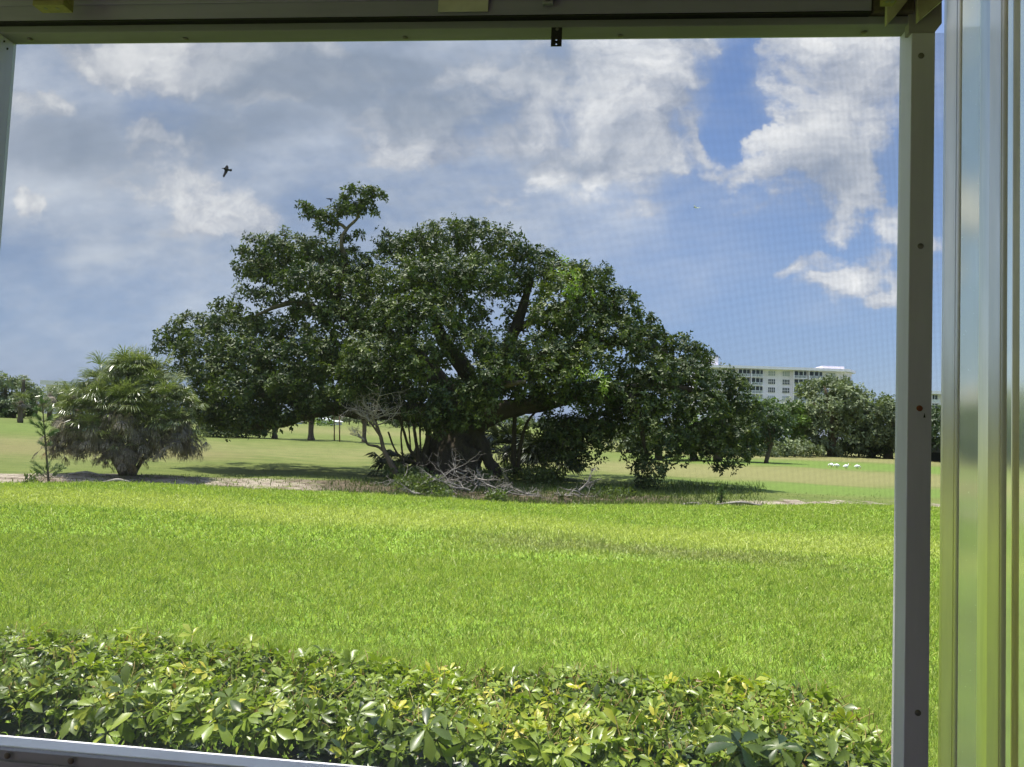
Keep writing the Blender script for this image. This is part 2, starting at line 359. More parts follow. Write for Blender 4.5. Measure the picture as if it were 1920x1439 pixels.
nf = noise(nt, p, 9, 6, .7); nm_ = noise(nt, vscale(nt, p, (.35, 1.2, 1)), 1.1, 7, .65); ns = noise(nt, vscale(nt, p, (.5, 1.2, 1)), 3.2, 7, .65)
fair = mixc(nt, nm_.ramp(.3, .7), (.088, .118, .028), (.135, .160, .042))
fair = mixc(nt, (attr(nt, 'dry')*1.0+(nm_-.5)*1.3*attr(nt, 'dry').ramp(0, .4)+(nf-.5)*.4).ramp(.15, .85), fair, (.172, .168, .064))
fair = mixc(nt, (attr(nt, 'brown')+(ns-.5)*.9).ramp(.3, .95)*.6, fair, (.150, .128, .055))
fair = mixc(nt, (attr(nt, 'green')+(ns-.5)*.4).ramp(.3, .9)*.75, fair, (.115, .18, .034))
sn = attr(nt, 'sand')+(ns-.5)*1.5+(nf-.5)*.5
soil = mixc(nt, noise(nt, vscale(nt, p, (.5, 1.5, 1)), 2.2, 6, .7).ramp(.35, .6), (.11, .085, .06), (.33, .285, .22))
fair = mixc(nt, (sn.ramp(.36, .62))*attr(nt, 'sand').ramp(.05, .2), fair, soil)
fair = mixc(nt, (attr(nt, 'litter')+(ns-.5)*1.1).ramp(.35, .8), fair, mixc(nt, nf.ramp(.4, .65), (.055, .045, .028), (.15, .12, .08)))
turf = mixc(nt, n2.ramp(.3, .7), (.14, .24, .03), (.22, .33, .045)); turf = mixc(nt, pale*.4, turf, (.34, .33, .10)); turf = mixc(nt, dark*.6, turf, (.16, .15, .07))
c = mixc(nt, attr(nt, 'lawn'), fair, turf)
nt.links.new(c.k, b.inputs['Base Color'])
bn = nt.nodes.new('ShaderNodeBump'); bn.inputs['Strength'].default_value = .5; bn.inputs['Distance'].default_value = .05
nt.links.new(nf.k, bn.inputs['Height']); nt.links.new(bn.outputs[0], b.inputs['Normal'])
ground = link('ground', me, gm, smooth=True); tag(ground, kind='structure')
def ground_z(x, y):
    i = np.clip(np.searchsorted(gy, y)-1, 0, len(gy)-2); j = np.clip(np.searchsorted(gx, x)-1, 0, len(gx)-2)
    fy = (y-gy[i])/(gy[i+1]-gy[i]); fx = (x-gx[j])/(gx[j+1]-gx[j])
    return (Z[i, j]*(1-fy)+Z[i+1, j]*fy)*(1-fx)+(Z[i, j+1]*(1-fy)+Z[i+1, j+1]*fy)*fx

# ------------------------------------------------------------------ lawn blades (one mass nobody could count)
bm_ = bpy.data.materials.new('grass_blade'); bm_.use_nodes = True; nt = bm_.node_tree; b = nt.nodes['Principled BSDF']
p = gpos(nt); n1, n2, pale, dark = lawn_tint(nt, p); t_ = attr(nt, 'tint')
c = mixc(nt, t_.clamp(), (.15, .23, .025), (.44, .50, .11)); c = mixc(nt, (t_-1.0).clamp(), c, (.56, .55, .26))
c = mixc(nt, n2.ramp(.35, .7)*.4, c, (.36, .42, .10)); c = mixc(nt, pale*.32, c, (.64, .64, .22)); c = mixc(nt, dark*.6, c, (.27, .27, .12))
nt.links.new(c.k, b.inputs['Base Color']); b.inputs['Roughness'].default_value = .45; b.inputs['Specular IOR Level'].default_value = .3
tr = nt.nodes.new('ShaderNodeBsdfTranslucent'); nt.links.new(mixc(nt, 1.0, c, (1.15, 1.25, .6), 'MULTIPLY').k, tr.inputs[0])
mx = nt.nodes.new('ShaderNodeMixShader'); mx.inputs[0].default_value = .42
nt.links.new(b.outputs[0], mx.inputs[1]); nt.links.new(tr.outputs[0], mx.inputs[2]); nt.links.new(mx.outputs[0], nt.nodes['Material Output'].inputs[0])
gs = SC()
def blades(d0, d1, dens, wd, ht, clumpy=.5):
    aw = .78; area = aw*(d1*d1-d0*d0); n = int(area*dens)
    d = np.sqrt(rng.random(n)*(d1*d1-d0*d0)+d0*d0); x = (rng.random(n)*2-1)*aw*d - d*.06
    nx = np.stack([x, d], -1)+rng.normal(0, .04, (n, 2))
    keep = nx[:, 1] < edge_y(nx[:, 0])-.02+rng.normal(0, .12, n); x, d = nx[keep, 0], nx[keep, 1]; n = len(x)
    pos = np.stack([x, d, ground_z(x, d)-.005], -1)
    cl = np.sin(x*3.1+np.sin(d*2.3)*2)*np.sin(d*2.7+np.sin(x*1.9)*2)
    Yd = rng.normal(size=(n, 3))*.55; Yd[:, 2] = 1; Z_ = rng.normal(size=(n, 3))
    h = ht*rng.uniform(.45, 1.35, n)*(1+.22*cl)*(1+(rng.random(n) < .05)*.7); t = rng.random(n)**1.2+.12*cl+(rng.random(n) < .12)*rng.uniform(.4, 1.3, n)
    gs.add(STRIP_V, STRIP_F, pos, Yd, Z_, wd*rng.uniform(.6, 1.3, n), h, h, t)
blades(3.4, 6.5, 5200, .0055, .075); blades(6.5, 11, 2300, .009, .075); blades(11, 25, 800, .016, .07)
tag(gs.build('lawn_grass', bm_), 'bright green thick lawn grass between the hedge and the wash', 'grass', kind='stuff')

# ------------------------------------------------------------------ screened porch
PY = 1.70                                                           # outer face of the frame; wall runs along X
xl = WY(30, 80, PY)[0]; xr = WY(1688, 70, PY)[0]; zt = WY(1688, 70, PY)[2]; zb = WY(0, 1378, PY)[2]
alu = worn('weathered_white_aluminium', (.62, .60, .69), (.49, .47, .54), 9, (1, 1, .12), .45, .4, .12, (.36, .34, .36))
alud = worn('stained_wood_trim', (.38, .36, .35), (.22, .20, .20), 6, (.25, 1, 1), .7, .2, .2, (.09, .085, .06))
dark_ = worn('recess_shade', (.10, .10, .08), (.05, .05, .04), 8, (.3, 1, 1), .9, .1)  # shade of the gap above the header put into the colour
stucco = worn('painted_stucco', (.56, .46, .50), (.50, .41, .45), 30, (1, 1, 1), .9, .1, .3)
screwm = mat('dull_screw', (.16, .15, .13), .45, .5, .6); rust = worn('rusty_screw', (.20, .06, .025), (.10, .03, .02), 300, rough=.8)
sillm = worn('white_painted_sill', (.90, .90, .92), (.78, .78, .80), 12, (.3, 1, 1), .3, .6)
blackm = mat('black_metal_and_gap_shade', (.006, .006, .006), .45, .4)
greym = worn('scuffed_grey_rail', (.34, .33, .34), (.22, .21, .22), 14, (.25, 1, 1), .6, .3, .1, (.09, .075, .055))
porch = empty('screened_porch', (0, 0, .5), 'weathered aluminium porch frame around the insect screen, beige panelled corner post at right', 'porch')
C0 = PY-.056                                                        # inner face of frame
zh = WY(700, 41, C0)[2]; zf = WY(700, 31, C0-.02)[2]
hdr = MB().box((-3.2, C0, zt), (xr+.002, PY, zh)).build('header_rail', worn('stained_header', (.31, .31, .33), (.20, .20, .20), 6, (.25, 1, 1), .7, .2, .2, (.09, .085, .06)), porch, bevel=.002)
post = MB().box((xr, C0-.003, -.1+.6), (xr+.049, PY+.003, zt+.0525))
post = post.build('post', alu, porch, bevel=.0015)
xp = WY(1752, 400, C0-.003)[0]
lp = MB().box((xl-.05, C0-.003, .5), (xl, PY+.003, zt+.0525)).build('post', alu, porch, bevel=.0015)
# sill: white ledge, lower grey rail inside it
MB().box((-3.2, C0+.006, zb-.05), (xr, PY+.001, zb)).build('sill', sillm, porch, bevel=.002)
rail = MB(); rail.box((-3.2, C0-.012, zb-.5), (xr-.002, C0+.004, zb-.002)); rail.box((-3.2, C0-.018, zb-.5), (xr-.002, C0-.0125, zb-.024))
rail = rail.build('lower_rail', greym, porch, bevel=.001)
# upper boards: recess, fascia, soffit, roof deck
MB().box((-3.2, C0+.012, zh+.0005), (xr+.049, PY+.004, zt+.16)).build('recess_strip', dark_, porch)
fb = MB(); n = 30
fb.box((-3.2, C0-.02, zf), (xr-.09, C0+.0115, zt+.16)); fb.box((-3.2, C0-.024, zf+.035), (xr-.3, C0-.0205, zt+.155))
MB().box((-3.2, C0-.0195, zf-.003), (xr-.09, C0+.0115, zf-.0005)).build('gap_shade_strip', blackm, porch)  # black strip added under the fascia for the shade in the gap
fb.build('fascia_board', worn('grey_fascia', (.29, .28, .35), (.18, .17, .21), 5, (.2, 1, 1), .8, .2, .2, (.07, .065, .05)), porch, bevel=.003)
MB().box((xr-.087, C0-.014, zh+.001), (xr+.002, C0+.0115, zt+.16)).build('rotted_block', worn('rotted_wood', (.16, .14, .09), (.07, .06, .035), 25, rough=.9, bump=.6, c3=(.02, .02, .012)), porch, bevel=.004)
MB().box((-3.2, -3, zt+.24), (3.2, PY+.06, zt+.36)).build('roof', stucco, porch)
MB().box((-3.2, PY-.1, zt+.161), (3.2, PY+.02, zt+.2395)).build('top_plate', dark_, porch)
MB().box((-3.2, -3.12, .4), (3.2, -3.0, zt+.24)).build('rear_wall', stucco, porch)
MB().box((-3.32, -3.0, .4), (-3.2, PY, 1.15)).build('side_wall', stucco, porch)
MB().box((3.2, -3.0, .4), (3.32, PY, zt+.24)).build('side_wall', stucco, porch)
MB().box((-3.2, -3.0, .35), (3.2, PY-.09, .5)).build('floor', worn('tile_floor', (.38, .31, .31), (.32, .26, .26), 20), porch)
MB().box((xr+.049, PY-.05, .5), (3.2, PY, zb)).build('lower_wall', alu, porch)
# right brace in the top corner and its angled wood cleats
br = MB(); a = WY(1752, 62, C0-.004); b_ = WY(1766, 44, C0-.004); cc_ = WY(1766, -40, C0-.004); dd_ = WY(1705, -40, C0-.004)
br.poly([a, b_, cc_, dd_, (dd_[0], C0-.004, a[2])], (0, .02, 0)); br.build('corner_gusset', alud, porch)
cl_ = MB()
cl_.poly([WY(1663, 46, C0-.03), WY(1682, 26, C0-.03), WY(1712, -12, C0-.03), WY(1664, -12, C0-.03)], (0, .012, 0))
cl_.poly([WY(1722, 40, C0-.03), WY(1768, 0, C0-.03), WY(1768, -14, C0-.03), WY(1721, -14, C0-.03)], (0, .012, 0))
cl_.build('wood_cleat', worn('old_pine', (.42, .40, .25), (.28, .26, .15), 18, (1, .3, 1), .8, .2, .2), porch)
def screw(u, v, y, r, m, parent, axis='y', name='screw'):
    c = WY(u, v, y) if axis == 'y' else CAM+ray(u, v)*((y-CAM[2])/ray(u, v)[2])
    mb = MB(); d = np.array((0, -1, 0)) if axis == 'y' else np.array((0, 0, -1))
    mb.tube([c, c+d*r*.25, c+d*r*.5, c+d*r*.62], [r*1.35, r*1.3, r*.95, r*.5], 12); mb.tube([c+d*r*.6, c+d*r*.63], [r*.32, r*.3], 6)
    return mb.build(name, m, parent, True)
for u_, v_ in ((57, 74), (348, 73), (760, 71), (1163, 68), (1620, 61)): screw(u_, v_, zt-.0005, .0052, screwm, hdr, 'z', 'bolt')
for u_, v_, m_ in ((1727, 105, screwm), (1726, 462, screwm), (1724, 766, rust), (1721, 1337, screwm)): screw(u_, v_, C0-.003, .0048, m_, post)
c = WY(1733, 780, C0-.0035); MB().poly([c+np.array((-.002, 0, -.004)), c+np.array((.0025, 0, -.004)), c+np.array((.0003, 0, .006))], (0, -.0006, 0)).build('paint_chip', blackm, post)
for u_, v_ in ((8, 78), (14, 92)): screw(u_, v_, C0-.003, .0022, blackm, lp)
for u_, v_ in ((14, 1417), (133, 1427)): screw(u_, v_, C0-.018, .0058, worn('grimy_screw', (.13, .10, .07), (.06, .05, .04), 200), rail)
# black two-hole clip screwed under the header
y0 = C0-.004; a = WY(1034, 52, y0); b_ = WY(1053, 86, y0); w0 = b_[0]-a[0]; hc = .0042
def ring_plate(x0, x1, z0, z1, holes, y, th):
    """plate with square-cut round holes: strips of a grid with octagonal openings"""
    mb = MB(); cuts = sorted([z0, z1]+[h+s for h in holes for s in (-hc/2, hc/2)]); xc = (x0+x1)/2
    for i in range(len(cuts)-1):
        lo, hi = cuts[i], cuts[i+1]; mid = (lo+hi)/2
        if any(abs(mid-h) < hc*.4 for h in holes):
            for s in (-1, 1):
                xe = x1 if s > 0 else x0; k_ = hc*.24; c_ = hc/2
                mb.poly([(xe, y, lo), (xe, y, hi), (xc+s*k_, y, hi), (xc+s*c_, y, mid+k_), (xc+s*c_, y, mid-k_), (xc+s*k_, y, lo)][::s], (0, th, 0))
                mb.poly([(xc, y, lo), (xc+s*k_, y, lo), (xc, y, lo+.0003)][::s], (0, th, 0))
        else: mb.box((x0, y, lo), (x1, y+th, hi))
    return mb
hz = [WY(1044, 76, y0)[2]+.0004, WY(1044, 82.6, y0)[2]]
hz = [hz[0]+.001, hz[1]-.0005]
clip = ring_plate(a[0], b_[0], b_[2]-.0006, a[2], hz, y0, .0025).build('hanging_clip', blackm, porch)
tag(clip, 'black metal clip with two holes screwed to the header'); screw(1045, 55, y0, .003, screwm, clip)
# pale tape patch, latch
c = WY(823, -10, C0-.025); d_ = WY(915, 22, C0-.025); MB().box((c[0], C0-.027, d_[2]), (d_[0], C0-.0242, c[2])).build('tape_patch', worn('cream_tape', (.50, .48, .38), (.42, .40, .31), 30), porch, bevel=.0006)
c = WY(1019, -20, C0-.03); d_ = WY(1037, 10, C0-.03); lt = MB().box((c[0], C0-.038, d_[2]), (d_[0], C0-.0243, c[2])).build('latch', mat('zinc_latch', (.30, .30, .31), .4, .5, .6), porch, bevel=.002)
MB().box((c[0]+.006, C0-.041, d_[2]+.006), (d_[0]-.006, C0-.0382, c[2])).build('catch', blackm, lt)
# insect screen: every wire is modelled
PITCH_W, TH = .00258, .00030
wires = MB(); sy = PY-.008
x1w = 3.2
sv = []; sf = []
def wire_boxes(lo, hi):
    n = len(lo); i0 = sum(len(a_) for a_ in sv); c8 = np.array([(0, 0, 0), (1, 0, 0), (1, 1, 0), (0, 1, 0), (0, 0, 1), (1, 0, 1), (1, 1, 1), (0, 1, 1)])
    v = lo[:, None, :]+(hi-lo)[:, None, :]*c8[None]; sv.append(v.reshape(-1, 3))
    fq = np.array([(0, 3, 2, 1), (4, 5, 6, 7), (0, 1, 5, 4), (1, 2, 6, 5), (2, 3, 7, 6), (3, 0, 4, 7)]); sf.append((fq[None]+(np.arange(n)*8)[:, None, None]+i0).reshape(-1, 4))
for xa, xb in ((xl-.002, xr+.004), (xr+.047, xr+.2)):
    xs = np.arange(xa, xb, PITCH_W); o = np.ones_like(xs)
    wire_boxes(np.stack([xs, o*sy, o*(zb-.005)], -1), np.stack([xs+TH, o*(sy+TH), o*(zt+.005)], -1))
zs = np.arange(zb-.004, zt+.004, PITCH_W); o = np.ones_like(zs)
for xa, xb in ((xl-.002, xr+.004), (xr+.047, xr+.2)):
    wire_boxes(np.stack([o*xa, o*(sy+TH), zs], -1), np.stack([o*xb, o*(sy+2*TH), zs+TH], -1))
scm = mat('grey_fibreglass_mesh', (.11, .11, .115), .7, .2)
scr = link('insect_screen', fast_mesh(np.concatenate(sv), np.concatenate(sf)), scm, porch); tag(scr, 'fine grey mesh stretched across the opening')

# translucent ribbed panel at the right edge
pv = []
pan = empty('storm_panel', (WY(1840, 700, 1.5)[0], 1.5, .6), 'cloudy translucent ribbed plastic storm panel standing at right of the post', 'storm panel')
def XP(u): return WY(u, 500, 1.50)[0]
yv, yr_ = 1.53, 1.495
prof = []; 
def rib(us):
    return us
prof = [(XP(1767), yr_+.006), (XP(1768.5), yr_), (XP(1785), yr_), (XP(1786), yr_+.003), (XP(1789), yr_+.003), (XP(1790), yr_), (XP(1799), yr_), (XP(1809), yv), (XP(1851), yv), (XP(1851.5), yr_), (XP(1871), yr_), (XP(1872), yr_+.003), (XP(1874), yr_+.003), (XP(1875), yr_), (XP(1886), yr_), (XP(1893), yv), (XP(1914), yv), (XP(1915), yr_+.01), (XP(1917), yv+.001), (XP(1950), yv), (XP(1951), yr_), (XP(1990), yr_), (XP(1992), yv), (XP(2040), yv)]
def translucent(name, tint, dirt, mixf, blur):
    m = bpy.data.materials.new(name); m.use_nodes = True; nt = m.node_tree; nt.nodes.remove(nt.nodes['Principled BSDF'])
    gl = nt.nodes.new('ShaderNodeBsdfRefraction'); gl.inputs['Color'].default_value = (*tint, 1); gl.inputs['Roughness'].default_value = blur; gl.inputs['IOR'].default_value = 1.12
    df = nt.nodes.new('ShaderNodeBsdfDiffuse'); tr = nt.nodes.new('ShaderNodeBsdfTranslucent')
    p = gpos(nt); nn = noise(nt, vscale(nt, p, (1, 1, .08)), 60, 6, .65); n2 = noise(nt, p, 130, 4, .7)
    c = mixc(nt, nn.ramp(.3, .7), dirt, tuple(x*.8 for x in dirt)); nt.links.new(c.k, df.inputs[0]); nt.links.new(c.k, tr.inputs[0])
    m1 = nt.nodes.new('ShaderNodeMixShader'); m1.inputs[0].default_value = .86; nt.links.new(df.outputs[0], m1.inputs[1]); nt.links.new(tr.outputs[0], m1.inputs[2])
    m2 = nt.nodes.new('ShaderNodeMixShader'); nt.links.new(((nn-.5)*.35+n2.ramp(.66, .74)*.35+mixf).clamp().k, m2.inputs[0])
    nt.links.new(gl.outputs[0], m2.inputs[1]); nt.links.new(m1.outputs[0], m2.inputs[2])
    gg = nt.nodes.new('ShaderNodeBsdfGlossy'); gg.inputs['Roughness'].default_value = .18; gg.inputs['Color'].default_value = (.9, .9, .9, 1)
    m3 = nt.nodes.new('ShaderNodeMixShader'); m3.inputs[0].default_value = .02; nt.links.new(m2.outputs[0], m3.inputs[1]); nt.links.new(gg.outputs[0], m3.inputs[2])
    nt.links.new(m3.outputs[0], nt.nodes['Material Output'].inputs[0]); return m
tl = translucent('cloudy_plastic', (1.0, .96, .84), (.94, .91, .78), .36, .27)
tr_ = translucent('aged_rib_plastic', (1.0, .91, .74), (.98, .90, .74), .36, .75)
def panel_part(name, pts, m):
    mb = MB(); th = .0012
    for (xa, ya), (xb, yb) in zip(pts[:-1], pts[1:]):
        i = len(mb.v); mb.v += [(xa, ya, .55), (xb, yb, .55), (xb, yb, 2.9), (xa, ya, 2.9)]; mb.f.append((i, i+1, i+2, i+3))
    return mb.build(name, m, pan)
panel_part('rib', prof[0:8], tr_); panel_part('flat_web', prof[7:9], tl); panel_part('rib', prof[8:16], tr_); panel_part('flat_web', prof[15:17], tl)
panel_part('rib', prof[16:19], tr_); panel_part('flat_web', prof[18:20], tl); panel_part('rib', prof[19:23], tr_)
# yellowed brackets at the top corners
foam = worn('yellowed_bracket', (.26, .23, .09), (.17, .15, .06), 40, rough=.7, bump=.2)
def bracket(u0, v0, u1, v1, label, y):
    a = WY(u0, v0, y); b_ = WY(u1, v1, y); e = empty('end_bracket', ((a[0]+b_[0])/2, y, b_[2]), label, 'bracket', 'yellowed brackets above the header')
    mb = MB(); mb.box((a[0], y, b_[2]+.012), (b_[0], y+.006, a[2])); mb.box((a[0], y-.028, b_[2]), (b_[0], y+.006, b_[2]+.0115)); mb.box((a[0], y-.028, b_[2]+.012), (a[0]+.007, y-.0005, a[2])); mb.box((b_[0]-.007, y-.028, b_[2]+.012), (b_[0], y-.0005, a[2]))
    mb.build('bracket_body', foam, e, bevel=.001)
    for k_ in (.3, .68):
        c_ = np.array((a[0]+(b_[0]-a[0])*k_, y-.014, b_[2])); MB().tube([c_+(0, 0, .0006), c_-(0, 0, .0008)], [.0042, .0042], 10).build('screw', screwm, e)
bracket(80, -16, 134, 22, 'yellowed square bracket with two screws at top left above the header', C0-.078)
bracket(1652, -16, 1676, 10, 'yellowed narrow bracket above the header beside the wood cleats', C0-.078)

# ------------------------------------------------------------------ clipped umbrella-leaf hedge
LF_V = np.array([(0, 0, 0), (-.30, .35, .07), (0, .35, 0), (.30, .35, .07), (-.42, .70, .06), (0, .70, -.03), (.42, .70, .06), (0, 1.0, -.12)], float)
LF_F = np.array([(0, 2, 1), (0, 3, 2), (1, 2, 5), (1, 5, 4), (2, 3, 6), (2, 6, 5), (4, 5, 7), (5, 6, 7)])
hed = empty('hedge', (-.6, 3.1, 0), 'clipped umbrella-leaf hedge with yellow-green top in front of the porch', 'hedge')
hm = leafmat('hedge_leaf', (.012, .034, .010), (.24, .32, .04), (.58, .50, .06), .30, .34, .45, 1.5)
hx1 = WY(1640, 1330, 3.1)[0]; hx0 = -4.6
hs = SC(); hst = MB(); stemm = worn('hedge_stem', (.27, .21, .13), (.14, .10, .06), 40, rough=.85, bump=.3)
def rosette(c, ax, R, tint, k=None, droop=.35):
    k = k or random.randint(4, 9); ax = unit(np.array(ax, float)); a = unit(np.cross(ax, (.3, .2, 1) if abs(ax[2]) < .9 else (1, .1, 0))); b2 = np.cross(ax, a)
    th = rng.random()*6.28+np.arange(k)*2*math.pi/k+rng.normal(0, .14, k); tilt = rng.normal(droop, .18, k)
    Yd = a[None]*np.cos(th)[:, None]+b2[None]*np.sin(th)[:, None]; pos = c+Yd*R*.12; Yd = Yd*np.cos(tilt)[:, None]-ax[None]*np.sin(tilt)[:, None]
    L = R*rng.uniform(.65, 1.2, k); Yd = Yd+rng.normal(0, .11, (k, 3)); hs.add(LF_V, LF_F, pos, Yd, np.tile(ax, (k, 1))+rng.normal(0, .2, (k, 3)), L*.52, L, L*.8, tint+rng.normal(0, .12, k))
def htop(x): return .875+.018*math.sin(x*2.1)+.015*math.sin(x*5.3+1)+.012*math.sin(x*11)
gaps = [(-.12, .20), (.62, .12), (-1.9, .10), (1.35, .10), (-3.0, .15)]
for i in range(8600):
    x = random.uniform(hx0, hx1); y = random.uniform(2.72, 3.62); top = htop(x)
    q_ = random.random()
    edge = min(y-2.72, 3.62-y, (hx1-x)*1.0)
    top -= max(0, .09-edge)*.8
    if q_ < .66: z = top-abs(random.gauss(0, .06))+.02*math.sin(x*23+y*17)*math.sin(y*31-x*9); tz = 1; R = random.uniform(.022, .060)
    else:
        z = random.uniform(.22, top); tz = 0; R = random.uniform(.045, .088)
        if random.random() < .7: y = 2.72+abs(random.gauss(0, .12)) if random.random() < .75 else 3.62-abs(random.gauss(0, .1))
        if z < top-.25 and any(abs(x-g_) < w_ for g_, w_ in gaps): continue
        if z < .74 and random.random() < .72: continue
        if -.5 < x < hx1-.25 and z < top-.16 and random.random() < .6: continue
    out = np.array((random.gauss(0, .35), -.55 if y < 2.95 else (.4 if y > 3.4 else 0), 1.0))+rng.normal(size=3)*.4
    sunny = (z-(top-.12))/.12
    tint = .02+.84*max(0, min(1, sunny))**1.2+random.gauss(0, .2)+(.7 if random.random() < .06 and tz else 0)+(.14*math.sin(x*4.3+y*5))  # yellow-green tips, with sunlit top and shaded inside put into the tint
    if tz and random.random() < .5: out = np.array((random.gauss(0, .6), random.gauss(0, .6), .8))
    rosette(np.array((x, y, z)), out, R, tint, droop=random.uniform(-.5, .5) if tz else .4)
for u_, v_, y, R, tn in ((360, 1190, 3.5, .06, 1.25), (470, 1205, 3.5, .05, 1.1), (1540, 1296, 3.5, .06, 1.1), (800, 1365, 2.72, .095, .3), (235, 1290, 2.8, .08, .2), (1385, 1395, 2.7, .10, .1), (1460, 1400, 2.7, .09, .2), (430, 1310, 2.78, .085, .4), (200, 1375, 2.66, .08, .9)):
    c = WY(u_, v_, y); rosette(c, (random.gauss(0, .2), -.35, 1), R, tn, 7, -.5 if v_ < 1300 else .1); hst.tube([c-np.array((.01, -.02, .16)), c], [.003, .002], 5)
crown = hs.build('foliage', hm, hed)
tw = MB()
for i in range(1500):                                               # cut petioles and yellow stubs along the sheared top
    x = random.uniform(hx0, hx1); y = random.uniform(2.78, 3.6); z = htop(x)-random.uniform(0, .05); d = np.array((random.gauss(0, .5), random.gauss(0, .5), 1.0)); d /= np.linalg.norm(d)
    L = random.uniform(.03, .085); p0 = np.array((x, y, z-.02)); tw.tube([p0, p0+d*L*.5, p0+d*L+rng.normal(0, .006, 3)], [.0022, .0018, .0014], 4)
dl = SC(); n_ = 900; px_ = rng.uniform(hx0, hx1, n_); py_ = rng.uniform(2.75, 3.6, n_); pos_ = np.stack([px_, py_, np.array([htop(a_) for a_ in px_])-rng.uniform(0, .12, n_)], -1)
dl.add(LF_V, LF_F, pos_, rdir(n_, .2), rdir(n_, .5), .014*rng.uniform(.6, 1.5, n_), .034*rng.uniform(.6, 1.5, n_), .03, rng.random(n_)*1.3)
dl.build('dead_leaves', leafmat('browned_leaf', (.16, .09, .04), (.40, .26, .10), (.55, .45, .25), .2), hed)
tw.build('cut_stalks', worn('stalk', (.42, .36, .12), (.22, .14, .06), 60, rough=.7), hed)
xx = hx0+.1
while xx < hx1-.02:
    for _ in range(random.choice((1, 1, 2))):
        y = random.uniform(2.95, 3.3); p0 = np.array((xx+random.uniform(-.06, .06), y, -.02)); d = np.array((random.gauss(0, .25), random.gauss(0, .2), 1.0))
        pts = [p0]; 
        for s_ in range(4): d = d+rng.normal(size=3)*.14; pts.append(pts[-1]+d/np.linalg.norm(d)*.15)
        hst = MB(); hst.tube(spline(pts, 3), rads(13, (.017, .013, .010)), 7, .08)
        for s_ in range(5):
            q_ = pts[random.choice((2, 3, 4))]; d2 = np.array((random.gauss(0, .8), random.gauss(0, .7), 1.0)); d2 /= np.linalg.norm(d2); L = (htop(xx)-q_[2])*random.uniform(.75, .98)
            hst.tube([q_, q_+d2*L*.4, q_+d2*L*.75+(0, 0, L*.2)], [.009, .007, .004], 6, .1)
        hst.build('stem', stemm, hed, True)
    xx += random.uniform(.13, .24)
# ------------------------------------------------------------------ bark and leaf materials
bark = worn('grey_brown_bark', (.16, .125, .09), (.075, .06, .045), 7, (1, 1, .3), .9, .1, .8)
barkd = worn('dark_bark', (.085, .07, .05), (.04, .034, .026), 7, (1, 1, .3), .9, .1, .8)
dead = worn('bleached_dead_wood', (.31, .285, .25), (.15, .135, .115), 12, (1, 1, 1), .9, .1, .3)
lf_fig = leafmat('fig_leaf', (.022, .042, .010), (.118, .150, .034), (.26, .30, .06), .22, .5, .32, 1.5)
lf_oak = leafmat('oak_leaf', (.085, .11, .055), (.21, .25, .12), (.17, .19, .06), .18, .55, .3)
lf_bri = leafmat('bright_leaf', (.06, .10, .018), (.14, .22, .032), (.22, .30, .05), .30, .45, .4)
lf_drk = leafmat('dark_leaf', (.025, .045, .016), (.065, .10, .03), (.13, .17, .04), .2, .5, .3)
lf_palm = leafmat('palm_leaf', (.055, .080, .026), (.20, .235, .085), (.45, .43, .20), .22, .30, .6)
lf_dead = leafmat('dead_frond', (.10, .085, .065), (.30, .26, .21), (.42, .30, .12), .12, .7, .2, 1.0)
lf_pine = leafmat('pine_needle', (.035, .075, .025), (.10, .17, .05), (.16, .22, .06), .2, .5, .3)

def tr_pts(px, t):
    """trunk line: (u, v[, depth offset])"""
    return [P(q[0], q[1], t+(q[2] if len(q) > 2 else 0)) for q in px]

# ------------------------------------------------------------------ the big fig tree
TD = 27.0
base = G(860, 892); base[2] = 0
fig = empty('fig_tree', base, 'huge spreading dark green fig tree with massive buttressed trunk in the middle of the view', 'tree')
tk = MB(); k = TD/F
def limb(px, rr, mb=tk, n=10, wob=.07, t=TD):
    pts = spline(tr_pts(px, t), 5); mb.tube(pts, rads(len(pts), [r_*t/F for r_ in rr]), n, wob)
limb([(850, 905), (852, 860), (856, 815), (862, 775), (866, 735, .1)], [42, 38, 35, 35, 24], n=16)
limb([(880, 905, .4), (884, 850, .3), (884, 800, .2), (880, 750)], [20, 22, 24, 18], n=12)
limb([(934, 896, -.6), (918, 868, -.5), (903, 838, -.3), (886, 808)], [9, 11, 15, 22], n=12)
limb([(752, 893, -.2), (792, 876, -.3), (824, 846, -.2), (845, 805)], [9, 15, 24, 26], n=12)
limb([(808, 902, -1.4), (826, 880, -1.0), (840, 850, -.6), (850, 815)], [9, 16, 24, 26], n=12)
limb([(868, 905, -1.5), (866, 880, -1.0), (862, 850, -.7), (860, 810)], [10, 16, 22, 24], n=12)
limb([(905, 902, -1.0), (884, 880, -.9), (872, 850, -.6)], [10, 17, 24], n=12)
limb([(800, 890, 1.4), (830, 862, 1.0), (850, 820, .5)], [10, 20, 26], n=12)
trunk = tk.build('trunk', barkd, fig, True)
rm = trunk.modifiers.new('r', 'REMESH'); rm.mode = 'VOXEL'; rm.voxel_size = .055; rm.use_smooth_shade = True
dm = trunk.modifiers.new('d', 'DISPLACE'); dt = bpy.data.textures.new('barkfolds', 'CLOUDS'); dt.noise_scale = .5; dm.texture = dt; dm.strength = .24; dm.mid_level = .5
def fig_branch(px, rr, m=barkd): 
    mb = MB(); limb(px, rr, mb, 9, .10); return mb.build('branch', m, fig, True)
fig_branch([(850, 800), (800, 778, -.4), (740, 770, -.8), (680, 772, -1), (620, 766, -1), (575, 775, -1), (530, 792, -.8), (480, 800, -.6), (440, 795)], [24, 22, 18, 15, 13, 13, 10, 7, 4])
fig_branch([(575, 775, -1), (560, 760, -1), (520, 745, -.8), (470, 740)], [9, 8, 6, 3])
